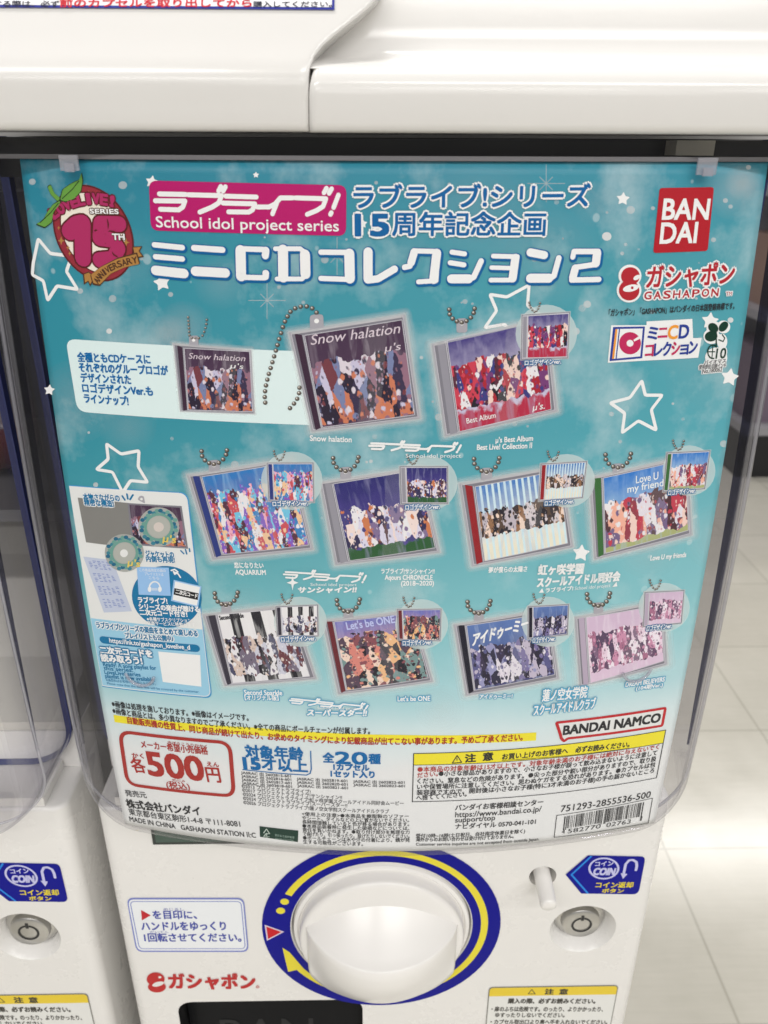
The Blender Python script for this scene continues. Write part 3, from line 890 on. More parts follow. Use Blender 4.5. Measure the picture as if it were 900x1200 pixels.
    a = Slope.at(392, 12.5); x0 = a[0] - 0.20; x0 = max(x0, MX0 + 0.006)
    p.poly([(x0, a[1]), (a[0], a[1]), (a[0], a[1] + 0.045), (x0, a[1] + 0.045)], BL, 1, raw=True)
    i = 0.0009
    p.poly([(x0 + i, a[1] + i), (a[0] - i, a[1] + i), (a[0] - i, a[1] + 0.045 - i), (x0 + i, a[1] + 0.045 - i)], WT, 2, raw=True)
    p.text("購入する際は、必ず", (-30, 9.3), (70, 9.5), 7, BK, 4, bold=0.3)
    p.text("前のカプセルを取り出してから", (71, 9.6), (295, 9.6), 9, RDD, 4, bold=0.7)
    p.text("購入してください。", (297, 9.6), (389, 9.6), 6.5, BK, 4, bold=0.3)
    p.build("notice_sticker", root, "white notice sticker with blue border, red and black writing")
    return root
upper_machine()

# ------------------------------------------------------------------ the poster in the window
SX0, SX1, SZ0, SZ1 = -0.1340, 0.1556, -0.3366, -0.0050
def sheet_mat():
    m, nt, b = newmat("poster_paper")
    tc = nt.nodes.new('ShaderNodeUVMap')
    sep = nt.nodes.new('ShaderNodeSeparateXYZ'); nt.links.new(tc.outputs[0], sep.inputs[0])
    n1 = nt.nodes.new('ShaderNodeTexNoise'); n1.inputs['Scale'].default_value = 4.5; n1.inputs['Detail'].default_value = 5; n1.inputs['Roughness'].default_value = 0.55
    nt.links.new(tc.outputs[0], n1.inputs['Vector'])
    ad = nt.nodes.new('ShaderNodeMath'); ad.operation = 'MULTIPLY_ADD'; ad.inputs[1].default_value = 0.05; 
    nt.links.new(n1.outputs['Fac'], ad.inputs[0]); nt.links.new(sep.outputs['Y'], ad.inputs[2])
    def ramp(stops):
        r = nt.nodes.new('ShaderNodeValToRGB'); cr = r.color_ramp
        while len(cr.elements) < len(stops): cr.elements.new(0.5)
        for e, (p, c) in zip(cr.elements, stops): e.position = p; e.color = rgb(c, PK)
        nt.links.new(ad.outputs[0], r.inputs[0]); return r
    # v runs from the foot (0) to the top (1)
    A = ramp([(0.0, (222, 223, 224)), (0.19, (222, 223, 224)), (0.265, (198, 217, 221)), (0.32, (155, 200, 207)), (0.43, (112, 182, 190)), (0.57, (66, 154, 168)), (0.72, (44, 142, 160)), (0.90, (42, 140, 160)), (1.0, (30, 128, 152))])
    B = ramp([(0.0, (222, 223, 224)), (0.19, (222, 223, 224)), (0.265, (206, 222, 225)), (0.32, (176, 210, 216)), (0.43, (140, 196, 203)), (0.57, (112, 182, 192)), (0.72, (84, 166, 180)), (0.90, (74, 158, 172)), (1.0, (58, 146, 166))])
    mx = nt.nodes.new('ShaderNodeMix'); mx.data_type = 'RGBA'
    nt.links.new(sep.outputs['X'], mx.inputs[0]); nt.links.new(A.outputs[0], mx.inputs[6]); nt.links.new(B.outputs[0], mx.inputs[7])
    # printed cloudy light patches and small sparkles
    n2 = nt.nodes.new('ShaderNodeTexNoise'); n2.inputs['Scale'].default_value = 7; n2.inputs['Detail'].default_value = 6; n2.inputs['Roughness'].default_value = 0.6
    nt.links.new(tc.outputs[0], n2.inputs['Vector'])
    mr = nt.nodes.new('ShaderNodeMapRange'); mr.inputs[1].default_value = 0.50; mr.inputs[2].default_value = 0.80; mr.inputs[3].default_value = 0; mr.inputs[4].default_value = 0.55
    nt.links.new(n2.outputs['Fac'], mr.inputs[0])
    vo = nt.nodes.new('ShaderNodeTexVoronoi'); vo.inputs['Scale'].default_value = 30; vo.inputs['Randomness'].default_value = 1
    nt.links.new(tc.outputs[0], vo.inputs['Vector'])
    sc = nt.nodes.new('ShaderNodeSeparateColor'); nt.links.new(vo.outputs['Color'], sc.inputs[0])
    rad = nt.nodes.new('ShaderNodeMapRange'); rad.inputs[1].default_value = 0.62; rad.inputs[2].default_value = 1.0; rad.inputs[3].default_value = 0.0; rad.inputs[4].default_value = 0.22
    nt.links.new(sc.outputs[0], rad.inputs[0])
    ss = nt.nodes.new('ShaderNodeMath'); ss.operation = 'SUBTRACT'; nt.links.new(rad.outputs[0], ss.inputs[0]); nt.links.new(vo.outputs['Distance'], ss.inputs[1])
    s2 = nt.nodes.new('ShaderNodeMapRange'); s2.inputs[1].default_value = 0.0; s2.inputs[2].default_value = 0.05; s2.inputs[3].default_value = 0; s2.inputs[4].default_value = 0.30
    nt.links.new(ss.outputs[0], s2.inputs[0])
    mxx = nt.nodes.new('ShaderNodeMath'); mxx.operation = 'MAXIMUM'; nt.links.new(mr.outputs[0], mxx.inputs[0]); nt.links.new(s2.outputs[0], mxx.inputs[1])
    fade = nt.nodes.new('ShaderNodeMapRange'); fade.inputs[1].default_value = 0.25; fade.inputs[2].default_value = 0.55
    nt.links.new(sep.outputs['Y'], fade.inputs[0])
    mu = nt.nodes.new('ShaderNodeMath'); mu.operation = 'MULTIPLY'; nt.links.new(mxx.outputs[0], mu.inputs[0]); nt.links.new(fade.outputs[0], mu.inputs[1])
    m2 = nt.nodes.new('ShaderNodeMix'); m2.data_type = 'RGBA'; m2.inputs[7].default_value = rgb((222, 236, 238), PK)
    nt.links.new(mu.outputs[0], m2.inputs[0]); nt.links.new(mx.outputs[2], m2.inputs[6])
    nt.links.new(m2.outputs[2], b.inputs['Base Color'])
    b.inputs['Roughness'].default_value = 0.4; b.inputs['Specular IOR Level'].default_value = 0.3
    return m
poster = thing("product_poster", "turquoise and white product poster covered in Japanese writing, behind the clear window", "poster", (0.0108, 0.32, -0.17))
nx, nz = 97, 70
v, f, uv = [], [], []
for side in (0, 1):
    for j in range(nz + 1):
        for i in range(nx + 1):
            u, t = i / nx, j / nz
            x, z = SX0 + (SX1 - SX0) * u, SZ0 + (SZ1 - SZ0) * t
            # the hanging sheet is cut with softly rounded lower corners
            v.append(Sheet.lift(x, z, -0.00025 * side)); uv.append((u, t))
N1 = (nx + 1) * (nz + 1)
for j in range(nz):
    for i in range(nx):
        k = j * (nx + 1) + i
        f.append((k, k + 1, k + nx + 2, k + nx + 1)); f.append(tuple(N1 + q for q in (k, k + nx + 1, k + nx + 2, k + 1)))
nfront = len(f)
edge = [i for i in range(nx + 1)] + [j * (nx + 1) + nx for j in range(1, nz + 1)] + [nz * (nx + 1) + i for i in range(nx - 1, -1, -1)] + [j * (nx + 1) for j in range(nz - 1, 0, -1)]
for a, b_ in zip(edge, edge[1:] + edge[:1]): f.append((a, N1 + a, N1 + b_, b_))
PAPER = ink((215, 215, 214))
mi_ = [0 if k % 2 == 0 else 1 for k in range(nfront)] + [1] * (len(f) - nfront)
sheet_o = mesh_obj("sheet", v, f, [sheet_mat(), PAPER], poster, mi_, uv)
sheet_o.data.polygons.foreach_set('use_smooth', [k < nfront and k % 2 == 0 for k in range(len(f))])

WI = ink((236, 238, 240)); BLU = ink((6, 104, 168)); DBL = ink((0, 96, 158)); TXT = ink((48, 48, 52)); GRY = ink((92, 92, 96)); RED = ink((170, 50, 46))
MAG = ink((182, 16, 104)); YLW = ink((245, 215, 50)); PALE = ink((214, 232, 232))

# --- background sparkles: soft discs, stars and rings
class ClippedSheet(Sheet):                 # keeps the print inside the sheet
    @staticmethod
    def at(px, py):
        x, z = on_sheet(px, py)
        return (min(max(x, SX0 + 0.0003), SX1 - 0.0003), min(max(z, SZ0 + 0.0003), SZ1 - 0.0003))
p = Print(ClippedSheet)
rnd = random.Random(5)
for (x, y, r, a) in ((196, 392, 22, .20), (215, 385, 30, .14), (340, 330, 34, .07), (640, 300, 60, .07), (862, 222, 34, .16), (872, 214, 20, .25), (560, 250, 70, .06), (790, 395, 40, .08),
                     (90, 470, 46, .10), (470, 700, 30, .12), (760, 640, 36, .12), (840, 630, 36, .14), (560, 480, 40, .06), (260, 330, 30, .08), (150, 310, 40, .06), (700, 240, 26, .07), (480, 300, 30, .06),
                     (285, 720, 34, .10), (420, 620, 36, .08), (700, 600, 40, .10), (835, 440, 50, .06), (515, 830, 26, .12), (150, 500, 30, .08)):
    l0 = 0.2 + rnd.random() * 0.2
    for k in range(7): p.ellipse((x, y), r * (1.12 - .15 * k), r * .95 * (1.12 - .15 * k), halo(round(a * .17, 3)), l0 + .16 * k)
for k in range(120):
    x, y = rnd.uniform(60, 850), rnd.uniform(200, 640)
    if 40 + (y - 190) * 0.17 > x or x > 880 - (y - 190) * 0.17: continue
    r = rnd.choice((1.2, 1.6, 2.2, 3.0, 4.5))
    p.ellipse((x, y), r, r * .95, halo(rnd.choice((.22, .35, .5))), 1.3 + rnd.random() * .3, n=14, rings=1)
for (x, y, r) in ((38, 213, 4), (144, 217, 5), (711, 277, 5.5), (128, 388, 3.4), (848, 520, 4.4), (739, 246, 5), (765, 244, 2.5), (856, 375, 3.4), (836, 281, 3), (94, 341, 3.5), (729, 297, 2.4), (850, 235, 3), (856, 242, 2.6), (877, 196, 3), (200, 345, 3)):
    p.ellipse((x, y), r, r * .92, halo(.75 if r in (5.5, 3.4) else .42), 1.7, n=18, rings=1)
for (x, y) in ((313, 352), (395, 300), (640, 215)):
    for a in range(0, 180, 45):
        L = 22 if a % 90 == 0 else 11
        dx, dy = L * math.cos(R(a)), L * math.sin(R(a))
        p.stroke([(x - dx, y - dy), (x + dx, y + dy)], 0.8, halo(.35), 1.8, cap=False, sub0=a // 45)
p.build("sparkles", poster)["kind"] = "stuff"
for (x, y, r, rot) in ((178, 213, 8, -80), (190, 331, 11, -100), (730, 233, 8.5, -85), (681, 648, 11, -84), (58, 457, 7, -84), (832, 376, 11, -84), (855, 442, 11.5, -80), (425, 262, 6, -90), (300, 205, 4, -90)):
    p = Print(Sheet); p.poly(round_pts(star_pts(x, y, r, rot, .5), r * .16, 2), WI, 2); p.build('star', poster)
def star_line(pts, w=3.2):
    p = Print(Sheet); p.stroke(round_pts(pts, 2.0, 2), w, WI, 2, closed=True); p.build('star_outline', poster)
star_line([(45, 280), (59, 297), (84, 300), (78, 318), (91, 339), (67, 335), (56, 352), (51, 329), (38, 322), (39, 309)])
star_line([(125, 520), (142, 532), (163, 528), (162, 547), (173, 565), (153, 563), (144, 577), (132, 553), (113, 550), (127, 538)])
star_line([(574, 345), (594, 348), (620, 334), (618, 358), (638, 372), (612, 378), (602, 400), (592, 380), (568, 384), (582, 364)])
star_line([(752, 446), (756, 463), (776, 463), (763, 480), (769, 504), (748, 493), (729, 507), (732, 484), (715, 472), (738, 466)])

# --- round anniversary emblem
p = Print(Sheet)
DR = ink((96, 30, 34)); RIM = ink((150, 46, 58)); CRM = ink((232, 222, 208)); PNK = ink((174, 44, 98)); LEAF = ink((104, 158, 66)); LFD = ink((44, 62, 34)); TAN = ink((176, 128, 66)); BRN = ink((84, 52, 34))
c = (109.5, 273)
p.ellipse(c, 60, 43.5, DR, 3, rot=62, n=48)
p.ellipse(c, 58, 41.5, RIM, 3.3, rot=62, n=48)
p.ellipse(c, 51.5, 35, DR, 3.6, rot=62, n=48)
p.ellipse(c, 50, 33.6, CRM, 4, rot=62, n=48)
for (x, y, r) in ((72, 282, 4), (69, 267, 2), (80, 290, 2.4), (148, 284, 4), (104, 228, 4), (118, 230, 2.5), (82, 297, 2.2), (94, 233, 2)):
    p.poly([(x, y - r * 1.3), (x + r * .3, y - r * .3), (x + r, y), (x + r * .3, y + r * .3), (x, y + r * 1.3), (x - r * .3, y + r * .3), (x - r, y), (x - r * .3, y - r * .3)], TAN, 4.2)
one = [(82, 271), (90, 263.5), (97, 262), (97, 280), (97.5, 302)]
five = [(140, 262.5), (118, 262), (117, 279), (132, 281), (139, 291), (133, 303), (117, 304.5)]
for pts, w_ in ((one, 16.5), (five, 14.5)): p.stroke(pts, w_ + 3.4, DR, 4.6)
for pts, w_ in ((one, 16.5), (five, 14.5)): p.stroke(pts, w_, PNK, 5.2)
def arc_text(s, pts, h, mat, lv, **k):
    n = len(s)
    for i, ch in enumerate(s):
        if ch == ' ': continue
        a, b = lerp(pts[0], pts[2], i / n), lerp(pts[0], pts[2], (i + .92) / n)
        def bul(t): return 4 * t * (1 - t)
        mid = lerp(pts[0], pts[2], .5); off = (pts[1][0] - mid[0], pts[1][1] - mid[1])
        ta, tb = i / n, (i + .92) / n
        a = (a[0] + off[0] * bul(ta), a[1] + off[1] * bul(ta)); b = (b[0] + off[0] * bul(tb), b[1] + off[1] * bul(tb))
        if ch in "I!": a, b = lerp(a, b, .25), lerp(a, b, .75)
        p.text(ch, a, b, h, mat, lv, **k)
arc_text("LOVELIVE!", ((64, 257), (97, 240), (136, 243)), 12.5, PNK, 6, bold=1.7, line=DR, lw=2.6)
p.text("SERIES", (106, 250), (139.5, 250.5), 5.5, WI, 8, bold=.5, line=BRN, lw=1.4)
p.text("TH", (132.5, 280.5), (146.5, 281), 7, WI, 8, bold=.8, line=BRN, lw=1.3)
p.poly([(97.5, 321), (104.5, 318), (111, 325.5), (106, 335.5), (103.5, 330), (98.5, 333.5)], BRN, 6.0); p.poly([(99, 321.5), (104.5, 319.3), (110, 325.5), (106, 333), (104, 328.6), (100, 331)], TAN, 6.3)
p.poly([(155, 289), (167, 288.3), (164, 294), (169, 301), (160, 302.5), (157, 297)], BRN, 6.0); p.poly([(156.5, 290), (165.3, 289.4), (162.6, 294), (166.8, 300), (160.5, 301), (158, 297)], TAN, 6.3)
rib = [(110.5, 334.5), (107, 325.5), (120, 314), (136, 301), (161, 295.5), (164, 309), (146, 312), (130, 320), (117, 333)]
rib = [(109, 333.5), (106, 322.5), (118, 312.5), (138, 302), (161, 295.5), (164.5, 308.5), (146, 313), (130, 321), (117, 335)]
p.poly(round_pts(rib, 1, 2), BRN, 6.6)
cxr, cyr = 134, 316
p.poly(round_pts([(cxr + (x - cxr) * .965, cyr + (y - cyr) * .90) for x, y in rib], 1, 2), TAN, 7)
arc_text("ANNIVERSARY", ((115.5, 332.5), (132.5, 316.5), (162.5, 307.5)), 7.5, BRN, 8, bold=.45)
lf1 = [(71, 234), (74, 222), (84, 215), (93, 211), (95.5, 203), (97, 212), (95, 224), (87, 233), (77, 236)]
lf2 = [(71, 235), (62, 240), (55, 250), (51, 258), (43, 262), (53, 266), (61, 260), (63, 248), (70, 240)]
stem = [(56, 219), (60, 216.5), (64, 226), (71, 232), (68, 236), (60, 228)]
for q in (lf1, lf2, stem):
    mx_, my_ = sum(a[0] for a in q) / len(q), sum(a[1] for a in q) / len(q)
    p.poly(round_pts([(mx_ + (a - mx_) * 1.09, my_ + (b - my_) * 1.10) for a, b in q], 2, 3), LFD, 6.2); p.poly(round_pts(q, 2, 3), LEAF, 6.7 if q is not stem else 6.5)
p.stroke([(73, 233), (85, 222), (93, 212)], .8, LFD, 7.3, cap=False); p.stroke([(69, 238), (59, 250), (47, 261)], .8, LFD, 7.3, cap=False)
p.build("anniversary_emblem", poster)

# --- pink logo and headlines
def logo(pr, o, sx, sy, mat, lv, w=13, shear=(0, 0)):
    """Slanted katakana mark; local box 100..745 x 90..190."""
    def P_(x, y): return (o[0] + (x - 100) * sx + (y - 90) * shear[0], o[1] + (y - 90) * sy + (x - 100) * shear[1])
    ww = w * sx
    for s_ in ([(113, 114), (206, 116)], [(99, 138), (204, 139), (196, 160), (182, 170), (117, 168)],
               [(216, 117), (333, 120), (322, 146), (300, 160), (256, 178)], [(330, 88), (322, 104)], [(346, 89), (338, 104)],
               [(347, 122), (455, 125)], [(337, 146), (450, 149), (442, 170), (428, 178), (357, 177)],
               [(458, 160), (500, 160), (520, 150), (540, 128), (583, 128)], [(527, 146), (512, 184)],
               [(593, 128), (700, 131), (690, 158), (668, 172), (634, 186)], [(702, 94), (693, 110)], [(720, 96), (711, 112)],
               [(744, 118), (727, 162)], [(719, 180), (716, 186)]):
        pr.stroke([P_(*q) for q in s_], ww, mat, lv)
p = Print(Sheet)
p.rrect([(174.5, 211.5), (406, 217), (405.5, 276.5), (177, 270)], 10, MAG, 4)
logo(p, (182.5, 219.2), 0.3325, 0.333, WI, 6, 14)
p.text("School idol project series", (183.5, 266), (397, 271), 13.2, WI, 6, bold=.35)
p.build("series_logo", poster, "magenta rounded panel with white slanted lettering")
p = Print(Sheet)
p.text("ラブライブ!シリーズ", (415, 244), (690, 242), 26, DBL, 7, bold=1.6, line=WI, lw=3.4)
p.text("15", (417, 275.5), (455, 275.5), 25, DBL, 9, bold=3.0, line=WI, lw=4.2); p.text("周年記念企画", (460, 275.5), (638, 275.5), 26, DBL, 9, bold=1.5, line=WI, lw=3.2)
p.build("headline", poster)
p = Print(Sheet)
A = lambda x, y: (x / 3 + 150, y / 3 + 190)
B = lambda x, y: (x / 2.8125 + 400, y / 2.8125 + 190)
TS = []
def ts(fn, pts, w_, d): TS.append(([fn(*q) for q in pts], w_ / d))
for pts, w_ in (([(93, 290), (192, 300)], 17), ([(97, 332), (192, 340)], 17), ([(97, 380), (198, 391)], 30), ([(232, 301), (333, 308)], 19), ([(237, 383), (343, 389)], 30),
                ([(480, 326), (482, 307), (392, 304), (396, 404), (482, 406), (482, 388)], 17), ([(396, 310), (398, 400)], 34), ([(485, 310), (483, 328)], 24), ([(485, 390), (484, 402)], 22),
                ([(518, 304), (606, 304), (624, 318), (626, 396), (612, 410), (524, 410)], 15), ([(545, 308), (546, 404)], 34), ([(622, 325), (624, 392)], 34),
                ([(678, 316), (785, 317), (784, 412), (678, 408)], 17), ([(778, 322), (780, 408)], 34)): ts(A, pts, w_, 3)
for pts, w_ in (([(88, 296), (88, 384)], 29), ([(88, 388), (120, 384), (175, 352)], 22), ([(236, 296), (226, 342), (208, 346)], 17), ([(240, 292), (318, 294), (312, 390), (254, 394)], 15), ([(314, 300), (304, 386)], 28), ([(240, 296), (230, 330)], 24),
                ([(364, 296), (406, 302)], 15), ([(358, 331), (404, 338)], 15), ([(362, 386), (420, 386), (436, 378), (460, 326)], 18), ([(362, 384), (420, 384)], 27),
                ([(500, 309), (580, 311), (566, 388), (492, 388)], 14), ([(494, 347), (566, 349)], 13), ([(573, 316), (564, 382)], 26),
                ([(622, 297), (668, 306)], 24), ([(622, 384), (684, 384), (700, 374), (716, 316)], 18), ([(622, 382), (684, 382)], 27),
                ([(762, 312), (766, 294), (846, 294), (840, 336), (772, 346), (758, 388), (848, 386)], 16), ([(842, 300), (838, 332)], 26), ([(770, 350), (762, 380)], 24)): ts(B, pts, w_, 2.8125)
for pts, w_ in TS: p.stroke([(x + .9, y + 1.2) for x, y in pts], w_ + 3.0, DBL, 5)
for pts, w_ in TS: p.stroke(pts, w_ * .93, WI, 7)
p.build("title_lettering", poster, "big white title lettering with blue shadow")

# --- maker marks at the upper right
p = Print(Sheet)
BRD = ink((178, 26, 40))
p.rrect([(772.8, 220.3), (836.5, 219.2), (829, 294), (765.2, 296.4)], 3.5, BRD, 4)
p.text("BAN", (775.6, 256.8), (829, 256.8), 24.5, WI, 6, bold=1.5)
p.text("DAI", (773, 285), (815, 284), 24.5, WI, 6, bold=1.5)
p.build("red_logo", poster, "red slanted square with white capitals")
p = Print(Sheet)
G1 = ink((178, 36, 48))
for (x, y, rx, ry) in ((738, 323, 13.5, 13), (737, 340, 14.5, 14.5)): p.ellipse((x, y), rx, ry, WI, 4)
p.ellipse((738.5, 323.5), 11, 10.5, G1, 5); p.ellipse((737, 340), 12, 12, G1, 5, sub=5)
p.ellipse((739, 337.5), 9.5, 4, WI, 6, rot=-12); p.ellipse((746, 325), 4.5, 2.5, WI, 6, rot=-30); p.ellipse((740.5, 337), 1.6, 1.6, G1, 7)
p.text("ガシャポン", (757, 337.5), (858.5, 332.5), 25, G1, 6, bold=1.5, line=WI, lw=3.4)
for i, ch in enumerate("GASHAPON"):
    a, b = lerp((754.5, 350.6), (844, 346.4), i / 8), lerp((754.5, 350.6), (844, 346.4), (i + .72) / 8)
    p.text(ch, a, b, 9, G1, 8, bold=.6, line=WI, lw=2.2)
p.text("TM", (850, 346.2), (857, 345.9), 4.5, G1, 8, line=WI, lw=1.2)
p.text("「ガシャポン」「GASHAPON」はバンダイの日本国登録商標です。", (713, 370.5), (860, 362), 8, TXT, 6, bold=.3)
p.build("capsule_logo", poster, "red katakana mark with white outline and a round capsule sign")
p = Print(Sheet)
NV = ink((40, 62, 150)); OR = ink((230, 150, 50)); CR = ink((190, 40, 90))
p.poly([(716, 381), (757.5, 380.8), (757.5, 376.5), (811, 373.5), (812, 396), (822, 396), (818, 419), (756, 422.5), (712, 425)], WI, 4)
p.poly([(718.3, 383), (755.6, 382.4), (752.3, 419.6), (714, 423)], NV, 5); p.poly([(721, 385.4), (753, 384.8), (750, 417.4), (717, 420.4)], WI, 5.4)
p.poly([(721, 385.4), (723.4, 385.4), (719.4, 420.2), (717, 420.4)], OR, 5.8); p.poly([(725, 385.4), (726.4, 385.4), (722.4, 420), (721, 420)], NV, 5.8)
p.ellipse((738, 402), 12.8, 13, CR, 6.2); p.ellipse((738, 402), 4, 4, WI, 6.6); p.poly([(742, 398), (750, 392.5), (751, 396), (743, 400)], WI, 6.6)
for ch, a, b, mt in (("ミ", 758.5, 769.5, NV), ("ニ", 770.5, 781, CR), ("C", 782, 793, OR), ("D", 795, 806, NV)):
    ya = 398.6 - (a - 758) * .065
    p.text(ch, (a, ya), (b, ya - .7), 16, mt, 7, bold=1.0)
for i, (ch, mt) in enumerate((("コ", CR), ("レ", NV), ("ク", NV), ("シ", CR), ("ョ", NV), ("ン", NV))):
    a = 755.5 + i * 10.2; ya = 418.6 - (a - 755) * .072
    p.text(ch, (a, ya), (a + 9.2, ya - .7), 16, mt, 7, bold=1.0)
p.build("collection_logo", poster, "colourful mark with a red disc in a blue square")
p = Print(Sheet)
GR = ink((16, 58, 44))
for (x, y, r) in ((836, 384, 8.5), (847.5, 383, 8), (833.5, 394, 9.5), (840, 396, 6)): p.ellipse((x, y), r, r * .95, WI, 4)
p.ellipse((839, 419), 13, 12, WI, 4.3); p.ellipse((846, 400), 6, 9, WI, 4.2)
for (x, y, rx, ry, ro) in ((835.5, 384, 6.5, 5.2, 40), (847.5, 382.5, 6.8, 4.6, -50), (833, 394, 7.5, 6, -10)): p.ellipse((x, y), rx, ry, GR, 5, rot=ro)
p.stroke([(839, 390), (839, 405)], 1.4, GR, 5.4); p.stroke([(842, 398), (847, 400), (849, 396), (846, 392)], 1.1, GR, 5.4)
p.stroke([(835 + 6 * math.cos(a), 412 + 8 * math.sin(a)) for a in [k * .45 for k in range(14)]], 1.3, GR, 5.4, closed=True)
p.stroke([(835, 405), (834, 419)], 1.0, GR, 5.6); p.stroke([(829.5, 412), (840.5, 412)], 1.0, GR, 5.6)
p.text("10", (838, 420), (849.5, 419.3), 12, GR, 7, bold=.6, line=WI, lw=1.6)
for s_, a, b in (("バイオマス", (824.5, 427.5), (850, 424.8)), ("使用部位:印刷インキ", (818.5, 432.6), (850, 430.2)), ("No.180062", (822.5, 437.4), (845.5, 434.9))):
    p.text(s_, a, b, 5, TXT, 7, bold=.2, line=WI, lw=1.4)
p.build("clover_mark", poster, "dark green clover mark with a globe and number")

# --- pale label with five lines
p = Print(Sheet)
p.rrect([(77, 397), (366, 412), (366, 498), (91, 482.5)], [12, 0, 0, 12], PALE, 3)
for s_, a, b in (("全種ともCDケースに", (91.7, 423.5), (176.7, 426.3)), ("それぞれのグループロゴが", (93.5, 435.4), (197.3, 439.6)), ("デザインされた", (95.7, 447.5), (154, 450.2)), ("ロゴデザインVer.も", (97.5, 459.5), (179.5, 463.6)), ("ラインナップ!", (99.5, 471.7), (151, 475.2))):
    p.text(s_, a, b, 10.3, BLU, 5, bold=.8)
p.build("blue_caption", poster)

